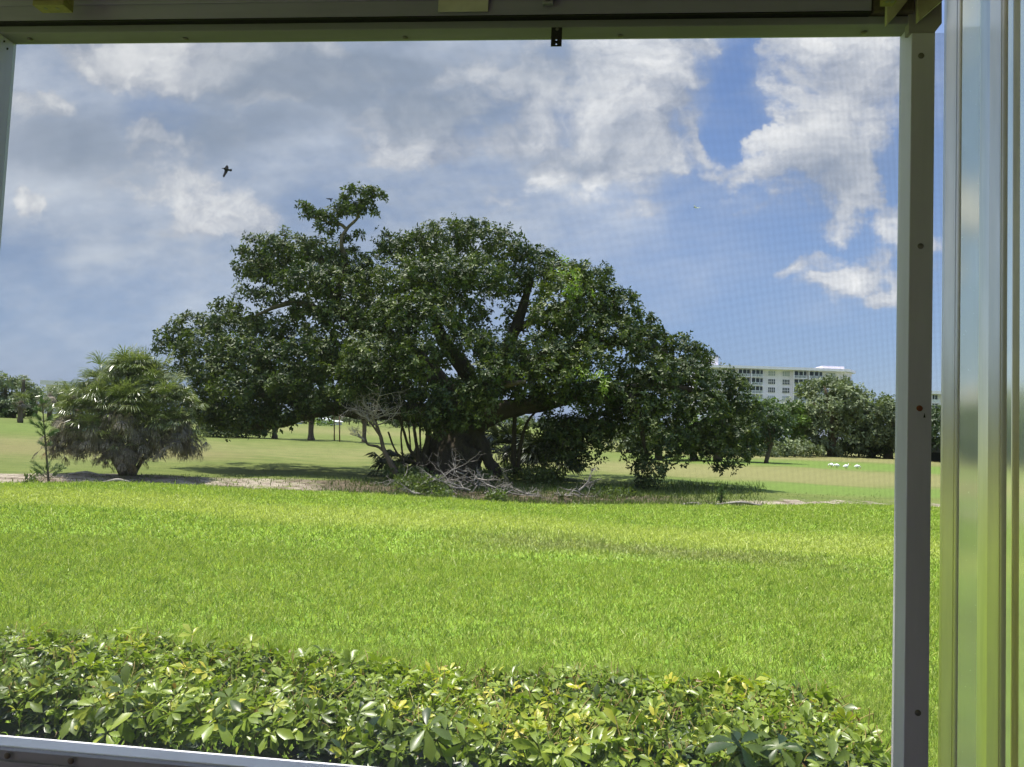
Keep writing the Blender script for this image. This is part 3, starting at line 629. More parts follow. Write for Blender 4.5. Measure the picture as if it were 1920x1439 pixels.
fig_branch([(880, 800), (905, 786, -.3), (935, 772, -.6), (975, 764, -.8), (1020, 758, -.8), (1080, 742, -.5), (1150, 735), (1230, 745)], [26, 22, 19, 16, 14, 12, 8, 5])
fig_branch([(868, 770), (876, 745, -1), (905, 738, -2), (950, 722, -2.8), (985, 716, -3.2)], [14, 11, 8, 6, 3], bark)
fig_branch([(870, 760), (880, 715, -.5), (862, 680, -1), (838, 650, -1.4), (815, 600, -1.5), (800, 540)], [20, 17, 15, 12, 9, 5])
fig_branch([(862, 770), (810, 700), (740, 640), (690, 600), (640, 575), (610, 520), (600, 470)], [22, 18, 15, 12, 10, 7, 3])
fig_branch([(690, 600), (610, 585, -.5), (560, 568, -.8), (520, 575, -1), (480, 592, -1)], [10, 8, 6, 4, 2.5])
fig_branch([(630, 560), (648, 500), (640, 455, -.2), (650, 430), (671, 408, .1), (672, 388)], [8, 6, 3.6, 3.0, 2.4, 1.2], bark)
fig_branch([(650, 430), (636, 420), (610, 415), (580, 405), (566, 388)], [3.6, 3, 2.4, 1.8, 1], bark)
fig_branch([(672, 400), (690, 376), (712, 366)], [2.2, 1.6, .8], bark)
fig_branch([(885, 760), (930, 690), (965, 620), (985, 560), (1000, 510)], [18, 14, 11, 8, 4])
fig_branch([(890, 765), (960, 705), (1050, 660), (1140, 640), (1220, 650), (1290, 690)], [18, 14, 12, 9, 7, 4])
fig_branch([(965, 620), (1040, 580), (1100, 550)], [8, 6, 3])
fig_branch([(1150, 735), (1225, 725), (1300, 735), (1350, 780), (1375, 840)], [9, 8, 7, 5, 3], bark)
fig_branch([(1130, 735, -1), (1180, 742, -1.6), (1200, 790, -1.8), (1210, 850, -1.8)], [7, 6, 5, 2])
# hanging aerial roots and the thin stems around the trunk
ar = worn('aerial_root', (.10, .08, .055), (.055, .045, .03), 12, (1, 1, .3), .9, .1)
for px, rr in (([(757, 775, -1), (752, 820, -1), (757, 872, -1)], [2, 1.6, 2.2]), ([(772, 772, -1), (776, 800, -1), (782, 840, -1), (790, 882, -1)], [3, 3, 3.5, 5]),
               ([(745, 775, -1), (756, 805, -1), (768, 842, -1), (792, 872, -1)], [2.2, 2.4, 3, 4]), ([(764, 770, -.5), (768, 820, -.5), (772, 868, -.5)], [1.6, 1.6, 1.6]),
               ([(800, 780, -.6), (803, 820, -.6), (796, 850, -.6), (793, 884, -.8)], [6, 6, 7, 9]), ([(786, 770, .4), (788, 830, .4), (789, 868, .4)], [2, 2, 2.4]),
               ([(812, 775, .8), (806, 820, .8), (803, 868, .8)], [2.4, 2.4, 3]), ([(822, 780, .6), (817, 830, .6), (816, 862, .6)], [2, 2, 2.2]),
               ([(728, 810, -1.4), (738, 838, -1.4), (752, 858, -1.4), (775, 866, -1.2), (790, 880, -1)], [1.8, 1.8, 2, 2.4, 3]),
               ([(966, 765, -.6), (964, 820, -.6), (962, 888, -.6)], [4, 4.6, 6]), ([(1020, 758, -.6), (990, 790, -.6), (975, 840, -.6), (972, 880, -.6)], [2, 2.4, 3.6, 4]),
               ([(832, 775, -1), (838, 805, -1), (836, 835, -1)], [2, 2, 2])):
    mb = MB(); limb(px, rr, mb, 6, .12); mb.build('aerial_root', ar, fig, True)
LB = [ # u, v, r, rv, depth off, tint, density
 (492, 470, 42, 30, 0), (470, 505, 32, 24, 0), (545, 470, 46, 38, -.3), (600, 482, 50, 40, 0), (655, 498, 46, 36, .2), (510, 515, 46, 30, -.5), (572, 528, 52, 42, -.8), (636, 545, 56, 48, -.6), (690, 520, 40, 40, 0), (470, 548, 26, 18, -.4), (505, 556, 30, 14, -.4),
 (570, 586, 34, 20, -.8, 0, .6), (650, 600, 56, 40, -1.2), (700, 590, 46, 50, -1.2),
 (738, 458, 34, 26, .2), (770, 470, 48, 40, 0), (826, 452, 50, 40, 0), (868, 428, 22, 20, 0), (896, 450, 48, 38, .2), (944, 462, 42, 36, .3), (972, 478, 30, 26, .3), (1018, 482, 28, 20, .4), (1006, 512, 40, 36, 0),
 (760, 530, 62, 50, -1.5, .1), (830, 520, 66, 50, -1.8), (900, 520, 60, 46, -1.5), (950, 540, 40, 50, -.8), (800, 600, 70, 54, -2.8), (735, 605, 52, 52, -2.4), (868, 590, 54, 48, -2.2), 
 (1060, 512, 44, 30, 0), (1108, 520, 40, 30, .2), (1060, 545, 52, 42, -1.4, .45), (1035, 600, 44, 50, -1.4, .15), (1120, 565, 54, 44, -.8), (1165, 580, 40, 34, 0), (1085, 610, 56, 46, -1.5), (1150, 640, 60, 50, -1), (1200, 612, 34, 26, .2),
 (1015, 662, 60, 44, -2.4, .15), (970, 690, 46, 40, -2.4), (1090, 680, 60, 48, -1.8, .2), (1225, 648, 46, 34, 0), (1275, 655, 38, 30, .2), (1312, 668, 26, 24, .2), (1215, 700, 60, 44, -.8), (1285, 712, 54, 40, -.3), (1340, 712, 36, 30, .2), (1380, 722, 26, 24, .4), (1375, 762, 40, 34, 0), (1412, 772, 24, 28, .2), (1320, 765, 50, 38, -.4), (1390, 808, 36, 30, 0), (1340, 815, 46, 36, -.4), (1372, 848, 30, 26, -.3), (1356, 876, 20, 14, -.3), (1412, 838, 14, 30, 0),
 (1255, 765, 54, 40, -.8), (1195, 760, 50, 40, -1.4), (1215, 815, 40, 34, -1.6), (1195, 860, 26, 26, -1.8), (1222, 880, 30, 26, -1.8), (1205, 902, 18, 16, -1.8), (1270, 815, 44, 30, -.8, 0), (1268, 862, 18, 18, -.8), (1300, 845, 30, 26, -.4),
 (1120, 740, 50, 40, -1.6), (1060, 745, 50, 36, -1.8), (1090, 800, 44, 36, -1.4), (1040, 800, 34, 34, -1.0), (1110, 838, 34, 32, -1.4), (1070, 850, 30, 30, -1.2), (1090, 872, 16, 14, -1.2), (1035, 850, 26, 34, -.8, 0, .7), (1000, 745, 40, 26, -1),
 (395, 775, 34, 24, -.4), (372, 760, 22, 24, 0), (350, 700, 24, 30, 0), (372, 612, 46, 26, .3, 0, .9), (322, 628, 30, 15, .4, 0, .9), (425, 575, 24, 22, .2), (440, 610, 50, 34, -.2), (390, 650, 56, 36, -.3), (500, 622, 50, 30, -.8), (330, 660, 40, 26, .2), (455, 660, 52, 38, -1.2), (400, 700, 46, 40, -1), (520, 675, 54, 40, -1.6), (585, 655, 56, 44, -1.8), (440, 730, 50, 36, -1.8, .05), (500, 725, 50, 36, -2.2, .2), (555, 715, 46, 36, -2), (420, 765, 40, 24, -1.2), (480, 765, 44, 24, -1.6), (560, 755, 36, 16, -1.2, 0, .8), (380, 735, 30, 36, -.8), (470, 788, 50, 24, -1.2), (400, 782, 34, 22, -.8), (525, 783, 44, 20, -1.6), (580, 772, 36, 16, -1.8), (440, 800, 36, 14, -1), (600, 752, 40, 20, -2), (410, 790, 24, 12, -1), (660, 762, 30, 12, -1.8), (730, 758, 30, 14, -2),
 (630, 700, 40, 34, -2.8, .3), (680, 690, 48, 38, -3, .25), (650, 735, 36, 20, -2.6, .35), (710, 730, 40, 34, -2.6), (740, 690, 50, 44, -3), (620, 690, 50, 50, -.5), (700, 660, 60, 40, -2.6),
 (850, 742, 50, 36, -3.0, -.1), (866, 782, 44, 24, -2.8, -.1), (832, 800, 34, 18, -2.8, -.1), (900, 735, 50, 34, -3.0), (800, 790, 26, 20, -2.4, -.1), (930, 700, 44, 34, -3.2, .05), (990, 730, 44, 26, -2.8, .05), (1040, 700, 44, 36, -2.8, .1), (1065, 815, 44, 40, -1.4), (1120, 800, 40, 40, -1.0), (1160, 790, 36, 34, -.8), (1140, 750, 60, 40, -.6), (700, 700, 50, 40, -3.2), (770, 700, 40, 30, -3), (790, 670, 50, 46, -3.2), (760, 740, 34, 30, -2.4), (805, 745, 40, 36, -3.4, -.1), (828, 778, 32, 30, -3.2, -.05), (790, 778, 26, 18, -2.6), (886, 776, 34, 30, -3.6, .6), (905, 752, 24, 22, -3.6, .55), (915, 680, 40, 40, -2.6), (955, 735, 26, 18, -2), (880, 640, 44, 34, -2.4, .05), (930, 650, 40, 36, -2.6, .15)]
LB2 = [(560, 520, 90, 60, 2.4), (640, 600, 90, 60, 2.8), (760, 540, 90, 80, 3.4), (860, 510, 90, 66, 3.0), (1070, 580, 90, 60, 3), (1160, 650, 80, 60, 2.6), (1260, 720, 80, 56, 2.0), (1330, 790, 60, 50, 1.4), (720, 690, 90, 66, 4.5), (560, 690, 90, 50, 3), (430, 690, 80, 50, 2), (1080, 740, 80, 50, 2.6), (830, 680, 50, 50, 3, 0, .7), (540, 750, 60, 18, 1.6), (1180, 800, 40, 36, 2), (820, 740, 60, 36, 3.6), (700, 742, 60, 22, 2.4), (480, 600, 60, 20, 1.8, 0, .7), (800, 600, 80, 70, .6), (1000, 620, 60, 60, .8, 0, .7), (1040, 700, 60, 46, .8), (640, 650, 70, 56, .8), (740, 720, 60, 34, .4), (1200, 740, 70, 44, .8), (450, 740, 60, 34, .4)]
fs = SC()
LB = [(q_[0], q_[1]+1, q_[2]*.93, (q_[3] if len(q_) > 3 and q_[3] else q_[2])*.90, (q_[4] if len(q_) > 4 else 0)+random.uniform(-.7, .5))+tuple(q_[5:]) for q_ in LB]
foliage(fs, pxlobes(LB, TD), .145, 205, .30, (-.15, .7), .5, .1)
foliage(fs, pxlobes(LB2, TD), .20, 60, .45, (-.1, .5), .5, .1, .8)
SPRIG = [(577, 392, 10), (566, 388, 6), (590, 402, 12), (575, 405, 8), (612, 405, 14), (598, 425, 9), (640, 397, 20, 16), (625, 420, 10), (665, 392, 20, 15), (688, 382, 15), (700, 398, 8), (658, 358, 10), (678, 355, 7), (700, 362, 11), (716, 370, 8), (648, 374, 9), (672, 440, 10), (650, 448, 10), (615, 436, 10, 6), (690, 362, 8)]
foliage(fs, pxlobes(SPRIG, TD), .14, 330, .17, (.1, .9), .5, 0, .3)
fs.build('crown', lf_fig, fig)
sc_ = SC(); foliage(sc_, pxlobes([(1062, 528, 22, 20, -2.4), (1078, 552, 18, 20, -2.4), (1056, 500, 10, 10, -2), (1120, 715, 30, 26, -3.2), (1090, 700, 20, 14, -3.2)], TD), .16, 70, .3, (1.0, 1.8), .32, .2); sc_.build('crown', lf_bri, fig)['label'] = 'paler yellow-green clumps of hanging foliage'

# ------------------------------------------------------------------ fan palms
PET_V = np.array([(-.5, 0, 0), (.5, 0, 0), (0, 0, .7), (-.3, 1, 0), (.3, 1, 0), (0, 1, .4)], float); PET_F = np.array([(0, 1, 3), (1, 4, 3), (1, 2, 4), (2, 5, 4), (2, 0, 5), (0, 3, 5)])
def fan(sc, c, d, R, tint, nb=20, droop=.5, spread=2.3, wid=.05, pet=None, mb=None):
    """one fan frond: petiole from c along d, then nb folded blades"""
    d = unit(np.array(d, float)); upv = np.array((0, 0, 1.0)); s_ = np.cross(d, upv); s_ = unit(s_) if np.linalg.norm(s_) > .05 else np.array((1, 0, 0.)); nrm = np.cross(s_, d)
    pl = R*(.75 if pet is None else pet); hub = c+d*pl
    sc.add(PET_V, PET_F, np.array([c]), np.array([d]), np.array([nrm]), max(.022*R, .012), pl, max(.022*R, .012), tint+.3)
    a = np.linspace(-spread/2, spread/2, nb)+rng.normal(0, .05, nb)
    Yd = d[None]*np.cos(a)[:, None]+s_[None]*np.sin(a)[:, None]+nrm[None]*(.25*np.abs(a))[:, None]*-.2
    Yd = unit(Yd+rng.normal(0, .06, (nb, 3))); L = R*(.95-.25*np.abs(a)/spread)*rng.uniform(.9, 1.1, nb)
    p1 = np.tile(hub, (nb, 1)); Zd = np.tile(nrm, (nb, 1))+rng.normal(0, .3, (nb, 3)); t = tint+rng.normal(0, .15, nb)
    sv_ = np.array([(-.5, 0, 0), (.5, 0, 0), (-.6, 1, 0), (.6, 1, 0)], float); sf_ = np.array([(0, 1, 3), (0, 3, 2)])
    Y1 = Yd.copy(); sc.add(sv_, sf_, p1, Y1, Zd, wid*R*.8, L*.55, 1, t); p2 = p1+Y1*(L*.55)[:, None]
    Y2 = unit(Y1+np.array((0, 0, -droop))); sc.add(LEAF_V, LEAF_F, p2-Y2*L[:, None]*.04, Y2, Zd, wid*R, L*.5, wid*R*.2, t+.12)
def head(grp_s, c, R, ng, nd, mb, lo=-.35, drd=1.0, tint=.45, bw=.034):
    g, d_ = grp_s
    for i in range(ng):
        z = random.uniform(lo, 1.0); th = random.uniform(0, 6.283); h = math.sqrt(max(0, 1-z*z)); r_ = R*random.uniform(.75, 1.1)*.52
        tn = tint+random.gauss(0, .22)+(.5 if z < -.1 and random.random() < .35 else 0)+.25*max(z, 0)
        fan(g, c+rng.normal(0, .12, 3), (math.cos(th)*h, math.sin(th)*h, z+.15), r_, tn, 26, random.uniform(.2, .7)+.7*(1-max(z, 0)), 2.7, bw, None, mb)
    for i in range(nd):
        th = random.uniform(0, 6.283); dn = random.uniform(.3, 2.6)
        fan(d_, c+np.array((0, 0, -.12))+rng.normal(0, .14, 3), (math.cos(th), math.sin(th), -dn), R*random.uniform(.36, .62)*drd, .4+random.gauss(0, .3)+(.6 if random.random() < .12 else 0), 18, 1.3, 1.5, .034)
def palm(e, cu, cv, t, R, ng, nd, tline, tr_r, drd=1.0, tint=.45, lo=-.35):
    g, d_, pm = SC(), SC(), MB(); c = P(cu, cv, t); head((g, d_), c, R, ng, nd, pm, lo, drd, tint)
    pts = spline(tline+[c], 4); tm = MB(); tm.tube(pts, rads(len(pts), [tr_r*1.25, tr_r, tr_r*.9, tr_r*.8]), 9, .12); tm.build('trunk', bark, e, True)
    g.build('crown', lf_palm, e)
    if nd: d_.build('dead_fronds', lf_dead, e)
PT = 22.3; pb = G(236, 893); pb[2] = 0
pc = empty('clump_palm', pb, 'wide multi-headed fan palm clump with a grey skirt of dead fronds', 'palm')
for cu, cv, off, R, ng, nd in ((238, 700, .1, 1.05, 34, 6), (292, 712, .3, .95, 28, 8), (186, 722, 0, .95, 28, 10), (142, 768, -.2, .9, 26, 26), (335, 762, .1, .95, 26, 24), (235, 758, -.7, .95, 30, 22), (186, 798, -.5, .85, 16, 26), (288, 790, -.4, .85, 18, 24), (262, 742, .5, 1.0, 24, 6), (118, 795, .1, .75, 12, 20), (350, 812, .2, .7, 8, 22), (300, 822, -.3, .5, 3, 20), (150, 815, -.4, .6, 4, 26), (215, 815, -.6, .6, 4, 24), (262, 800, -.5, .7, 8, 16), (335, 795, -.3, .8, 10, 22), (210, 745, -.5, .9, 20, 4), (265, 712, .2, 1.0, 24, 2), (108, 815, .1, .6, 4, 16), (238, 835, -.7, .6, 3, 30), (200, 835, -.2, .5, 2, 20), (275, 832, -.4, .5, 2, 20), (180, 760, -.6, .9, 20, 6), (310, 745, -.3, .9, 20, 4)):
    bx = pb+np.array((random.gauss(0, .09), random.gauss(0, .08)+.05, -.05)); c = P(cu, cv, PT+off); mid = bx*.55+c*.45; mid[2] = bx[2]+(c[2]-bx[2])*.55; mid[0] = bx[0]+(c[0]-bx[0])*.3
    palm(pc, cu, cv, PT+off, R, int(ng*2.1), int(nd*2.2), [bx, mid], .06)
def far_palm(u, vb, vh, Rpx, label, group, nd=24, ng=26, dr=.9):
    b0 = G(u, vb); t = (b0-CAM)@fwd; e = empty('cabbage_palm', b0, label, 'palm', group); R = Rpx*t/F*1.05
    palm(e, u+2, vh, t, R, ng, nd, [b0, b0*.5+P(u+1, vh, t)*.5], .2*t/80+.05, dr)
far_palm(38, 793, 752, 24, 'small round-headed cabbage palm on the far grass, leftmost single-trunked palm', None)
far_palm(93, 789, 738, 22, 'shaggy cabbage palm with long skirt of fronds beside the clump palm', None, 60, 20, 1.5)
lf_pmt = leafmat('palmetto_leaf', (.016, .028, .010), (.075, .10, .032), (.18, .18, .07), .15, .45, .4)
def palmetto(u, vb, R, n, label, t_h=.25, tint=.3):
    b0 = G(u, vb); b0[2] = ground_z(b0[0], b0[1]); e = empty('palmetto', b0, label, 'palmetto', 'low palmettos under the big tree'); g = SC(); pm = MB()
    c = b0+np.array((0, 0, t_h)); head((g, g), c, R, n, 0, pm, -.25, 1, tint, .06); MB().tube([b0-np.array((0, 0, .05)), c], [.10, .09], 7, .1).build('trunk', barkd, e)
    g.build('crown', lf_pmt, e)
palmetto(752, 893, 1.3, 26, 'low palmetto between the dead sapling and the fig trunk')
palmetto(947, 890, 1.75, 34, 'spiky palmetto just right of the fig trunk', .85)
palmetto(1018, 897, 2.0, 40, 'palmetto in the shade right of the twin thin stems', .55, .15)
palmetto(990, 893, 1.4, 22, 'smaller dark palmetto tucked behind its taller neighbour', .3, .1)

# ------------------------------------------------------------------ trees in the distance
def tree(name, label, cat, bu, bv, lobes, leaf, dens, m, trunk_px=None, rr=(8, 6, 4), group=None, clump=.5, tint=(.1, .9), dr=1.0, bk=bark, aspect=.5):
    b0 = G(bu, bv); t = (b0-CAM)@fwd; b0[2] = 0; e = empty(name, b0, label, cat, group)
    tp = trunk_px or [(bu, bv), (bu, (bv+lobes[0][1])/2), (lobes[0][0], lobes[0][1])]
    mb = MB(); pts = spline(tr_pts(tp, t), 4); pts[0] = b0-np.array((0, 0, .1)); mb.tube(pts, rads(len(pts), [r_*t/F for r_ in rr]), 8, .08)
    for L_ in lobes[1:6]: mb.tube([pts[len(pts)//2], pts[-1]*.4+P(L_[0], L_[1], t)*.6, P(L_[0], L_[1]-L_[2]*.3, t)], [rr[1]*t/F*.7, rr[2]*t/F*.6, .3*rr[2]*t/F], 6)
    mb.build('trunk', bk, e, True)
    s_ = SC(); foliage(s_, pxlobes(lobes, t, dr), leaf, dens, clump, tint, aspect); s_.build('crown', m, e); return e
GR = 'oaks and broadleaf trees along the right far edge'
tree('oak_tree', 'darker oak filling the gap between the tallest oak and the white post', 'tree', 1635, 858, [(1635, 785, 36, 30), (1655, 765, 26, 20), (1615, 800, 34, 28), (1650, 815, 40, 28), (1630, 838, 50, 16)], .42, 26, lf_drk, group='oaks and broadleaf trees along the right far edge', clump=1.0, rr=(7, 5, 4), tint=(.1, 1.0))
tree('oak_tree', 'tallest rounded grey-green oak in front of the pale apartment block', 'tree', 1560, 856, [(1560, 762, 54, 44), (1545, 735, 40, 22), (1590, 742, 34, 20), (1640, 775, 34, 26), (1515, 762, 30, 24), (1610, 775, 40, 34), (1560, 720, 30, 10), (1500, 790, 40, 30), (1550, 805, 44, 34), (1600, 815, 44, 32), (1520, 830, 30, 22), (1625, 760, 18, 18), (1570, 838, 50, 16)], .42, 22, lf_oak, group=GR, clump=1.1, rr=(9, 7, 5))
tree('oak_tree', 'grey-green oak cut off by the white post at right', 'tree', 1665, 860, [(1680, 790, 46, 36), (1670, 762, 26, 16), (1655, 800, 30, 34), (1640, 830, 34, 24), (1690, 830, 40, 26), (1720, 800, 40, 36)], .42, 22, lf_oak, group=GR, clump=1.1, rr=(9, 7, 5))
tree('broadleaf_tree', 'light green broadleaf tree below the left end of the apartment block', 'tree', 1448, 852, [(1445, 770, 34, 22), (1415, 766, 26, 16), (1478, 768, 30, 16), (1430, 792, 40, 30), (1480, 792, 34, 26), (1460, 820, 44, 22)], .40, 22, lf_bri, group=GR, clump=.9, rr=(7, 5, 4), tint=(-.2, .6))
tree('broadleaf_tree', 'bright yellow-green tree in the notch left of the tallest oak', 'tree', 1500, 850, [(1500, 790, 30, 22), (1485, 778, 20, 14), (1515, 800, 22, 18), (1495, 815, 30, 18)], .36, 26, lf_bri, group=GR, clump=.8, tint=(.3, 1.2))
tree('leaning_tree', 'small dark tree with a bare leaning trunk on the fairway', 'tree', 1436, 868, [(1434, 806, 34, 24), (1412, 792, 24, 20), (1462, 795, 24, 18), (1440, 782, 26, 16), (1452, 825, 20, 12, 0, -.2), (1410, 822, 20, 14)], .30, 38, lf_drk, [(1436, 868), (1442, 846), (1447, 830), (1440, 810)], (4.2, 3.4, 3), None, .7, (.1, .8))
tree('fairway_tree', 'dark tree behind the hanging right edge of the fig crown', 'tree', 1402, 866, [(1398, 800, 30, 28), (1380, 820, 30, 26), (1404, 835, 20, 14), (1370, 790, 30, 26)], .30, 38, lf_drk, None, (4.5, 3.6, 3), None, .7, (.0, .7))
tree('bush', 'pale green bush at the foot of the tallest oak', 'bush', 1560, 853, [(1560, 838, 16, 12), (1550, 845, 12, 8), (1572, 846, 14, 8)], .3, 36, lf_bri, group=None, clump=.6, rr=(2, 2, 1), tint=(.2, 1.0))
for i, (u_, r_, v_, nm, m_) in enumerate(((1490, 40, 840, 'low grey-green thicket left of the pale bush', lf_oak), (1610, 44, 842, 'low dark thicket right of the pale bush', lf_drk), (1440, 36, 842, 'low olive thicket beyond the leaning trunk', lf_oak))):
    tree('thicket', nm, 'bush', u_, 856, [(u_, v_, r_, 14), (u_-r_*.6, v_+4, r_*.5, 10), (u_+r_*.6, v_+4, r_*.5, 10)], .36, 28, m_, clump=.8, rr=(2, 2, 1))
HG = 'dark hedge trees seen under the right side of the fig'
for u_, v_, r_, rv_, vb, m_, nm, ti in ((1180, 815, 34, 34, 850, lf_oak, 'grey-green tree low behind the gap right of the palmettos', (.1, .9)), (1235, 808, 40, 44, 862, lf_drk, 'dark tree behind the dangling fig curtain', (0, .7)), (1300, 815, 34, 36, 864, lf_bri, 'yellow-green tree glimpsed through the right fig limbs', (.3, 1.2)), (1345, 812, 40, 44, 866, lf_drk, 'dark tree behind the lowest hanging fig clump', (0, .7))):
    tree('hedge_tree', nm, 'tree', u_, vb, [(u_, v_, r_, rv_), (u_-r_*.7, v_+10, r_*.6, rv_*.7), (u_+r_*.7, v_+10, r_*.6, rv_*.7), (u_, v_+rv_*.6, r_*1.1, rv_*.4)], .34, 30, m_, group=HG, clump=.8, tint=ti)
# left far side
LG = 'trees along the left far edge'
tree('far_oak', 'grey-green oak at the far left edge of the view', 'tree', 8, 783, [(6, 738, 26, 30), (-20, 730, 34, 32), (14, 720, 16, 14), (0, 765, 34, 18), (-50, 750, 40, 30)], .42, 22, lf_oak, group=LG, clump=1.1)
tree('far_oak', 'rounded grey-green oak between the two cabbage palms', 'tree', 62, 781, [(60, 742, 22, 24), (46, 728, 18, 14), (74, 748, 16, 18), (40, 755, 24, 20), (62, 765, 24, 12)], .44, 20, lf_oak, group=LG, clump=1.1)
tree('far_oak', 'dark low oak behind the leftmost cabbage palm', 'tree', 22, 784, [(24, 765, 30, 16), (0, 770, 26, 12), (48, 770, 20, 12)], .40, 24, lf_drk, group=LG, clump=1.0)
far_palm(42, 782, 712, 12, 'tall thin palm poking above the far oaks at left', None, 0, 16)
tree('far_oak', 'olive tree behind the shaggy palm', 'tree', 120, 785, [(120, 745, 26, 24), (145, 755, 30, 22), (100, 760, 20, 18)], .42, 22, lf_oak, group=LG, clump=1.1)
# trees under the left limb of the fig
UG = 'mid-distance trees whose trunks show under the left fig limb'
tree('round_bush', 'dark rounded bush under the left tip of the fig crown', 'bush', 445, 820, [(445, 788, 56, 32), (400, 792, 34, 28), (485, 796, 34, 22), (440, 808, 60, 15), (430, 765, 36, 20)], .26, 48, lf_drk, clump=.6, rr=(3, 3, 2))
for u_, vb, w_, nm in ((515, 822, 5, 'thin dark trunked tree, left of the pair beneath the fig limb'), (583, 826, 6.2, 'thicker grey trunked tree flaring at its foot beneath the fig limb'), (683, 831, 5, 'dark trunked tree seen through the dead sapling')):
    tree('shade_tree', nm, 'tree', u_, vb, [(u_, 735, 44, 24), (u_-30, 745, 30, 20), (u_+30, 745, 30, 18), (u_, 715, 34, 18)], .32, 32, lf_drk, [(u_, vb), (u_, vb-12), (u_+1, 780), (u_, 745)], (w_*1.25, w_*.8, w_*.75, w_*.6), UG, .8)
for u_, vb in ((627, 828), (637, 830)):
    b0 = G(u_, vb); t = (b0-CAM)@fwd; e = MB().tube([b0, P(u_-.3, vb-25, t), P(u_-.5, 772, t)], [.055, .05, .045], 8, .05).build('wooden_pole', worn('brown_pole', (.16, .09, .05), (.09, .055, .03), 9), None, True)
    tag(e, 'thin brown pole under the fig limb, '+('left' if u_ < 630 else 'right')+' one of the pair', 'pole', 'pair of brown poles')
FG = 'hazy trees on the far side of the golf course'
for i, (u_, v_, r_, rv_, vb, m_, nm) in enumerate(((548, 786, 22, 8, 794, lf_oak, 'hazy grey-green tree far beneath the fig limb, left of the white houses'), (575, 782, 16, 9, 795, lf_oak, 'taller hazy tree beside the white houses'), (622, 783, 14, 8, 796, lf_oak, 'hazy tree just right of the white houses'),
        (608, 793, 12, 5, 799, lf_bri, 'low bright bush in front of the white houses'), (655, 782, 22, 10, 797, lf_oak, 'hazy tree far behind the dead sapling'), (700, 784, 24, 10, 800, lf_drk, 'dark far tree right of the dead sapling'), (925, 793, 18, 9, 806, lf_oak, 'far olive tree seen just right of the fig trunk'), (955, 791, 18, 10, 807, lf_bri, 'far light green tree under the right fig arch'),
        (990, 793, 20, 9, 808, lf_oak, 'far tree behind the thin stems'), (1030, 795, 24, 10, 810, lf_drk, 'far dark tree behind the palmettos'), (1090, 800, 30, 10, 814, lf_oak, 'far tree right of the palmettos'), (1145, 803, 24, 12, 817, lf_oak, 'far grey tree in the gap between hanging fig clumps'), (760, 790, 30, 12, 803, lf_drk, 'far dark tree behind the aerial roots'), (405, 780, 30, 10, 789, lf_oak, 'far tree right of the clump palm'))):
    tree('far_tree', nm, 'tree', u_, vb, [(u_, v_, r_, rv_), (u_-r_*.5, v_+3, r_*.5, rv_*.7), (u_+r_*.5, v_+3, r_*.5, rv_*.7)], .7, 9, m_, group=FG, clump=1.8, rr=(1.2, 1, .8))

# ------------------------------------------------------------------ saplings, brush and weeds around the tree
b0 = G(752, 907); t0 = (b0-CAM)@fwd
ds = empty('dead_sapling', b0, 'bare bleached dead sapling leaning left in front of the fig', 'dead tree'); mb = MB()
for px, rr in (([(752, 907), (733, 870), (720, 845), (714, 820), (706, 798), (702, 780)], [6.5, 5.5, 4, 3.4, 3, 2.4]), ([(722, 848), (708, 838), (690, 834), (684, 824)], [3, 2.6, 2, 1.5]), ([(714, 820), (700, 800), (692, 790)], [2.2, 1.8, 1.3])):
    pts = spline(tr_pts(px, t0), 4); mb.tube(pts, rads(len(pts), [r_*t0/F for r_ in rr]), 7, .1)
mb.build('trunk', bark, ds, True); mb = MB()
for q_, L_, n_ in (((702, 782), .75, 7), ((706, 798), .6, 5), ((692, 790), .55, 5), ((684, 826), .3, 3)):
    for i in range(n_): branchy(mb, P(*q_, t0), np.array((random.gauss(-.1, .8), random.gauss(0, .5), random.uniform(.1, .9))), L_*random.uniform(.8, 1.2), .024, 3, .75, .15, 3, 4)
mb.build('twigs', worn('dead_twig', (.38, .34, .30), (.24, .21, .18), 12, rough=.9), ds)
def brush(label, u, vb, wpx, hpx, n, t_off=0, L=.9, grp='heaps of bleached dead branches'):
    b0 = G(u, vb); t = (b0-CAM)@fwd; b0[2] = ground_z(b0[0], b0[1]); e = empty('brush_pile', b0, label, 'brush pile', grp); s_ = t/F
    for i in range(n):
        x = random.uniform(-1, 1)*wpx*s_; y = random.uniform(-.5, .5)*.9; h = random.uniform(0, hpx)*s_*(1-abs(x)/(wpx*s_)*.5)
        p0 = b0+np.array((x, y, h)); d = np.array((random.choice((-1, 1))*random.uniform(.4, 1), random.gauss(0, .35), random.gauss(0.0, .35)))
        mb = MB(); branchy(mb, p0, d, L*random.uniform(.6, 1.2), random.uniform(.014, .034), 3, .7, 0, 3, 5)
        mb.v = [(a_, b_, max(c_, .0)) for a_, b_, c_ in mb.v]
        mb.build('branch', dead, e)
brush('large tangled heap of bleached branches before the fig trunk, left one of the heap pair', 850, 922, 62, 44, 15, L=.85)
brush('arched heap of bleached branches right of the trunk heap', 945, 926, 34, 38, 10, L=.62)
brush('small low heap of bleached twigs near the palmettos', 1085, 930, 30, 20, 7, L=.5)
brush('thin scatter of grey twigs lying at the left of the trunk heap', 785, 930, 28, 12, 5, L=.5)
# stripped hanging branch before the trunk
for px, nm in (([(800, 862, -1.8), (820, 866, -1.8), (838, 872, -1.9), (850, 888, -2), (862, 905, -2.2), (876, 924, -2.6)], 0), ([(862, 872, -2), (880, 880, -2.1), (896, 900, -2.4)], 0)):
    pass
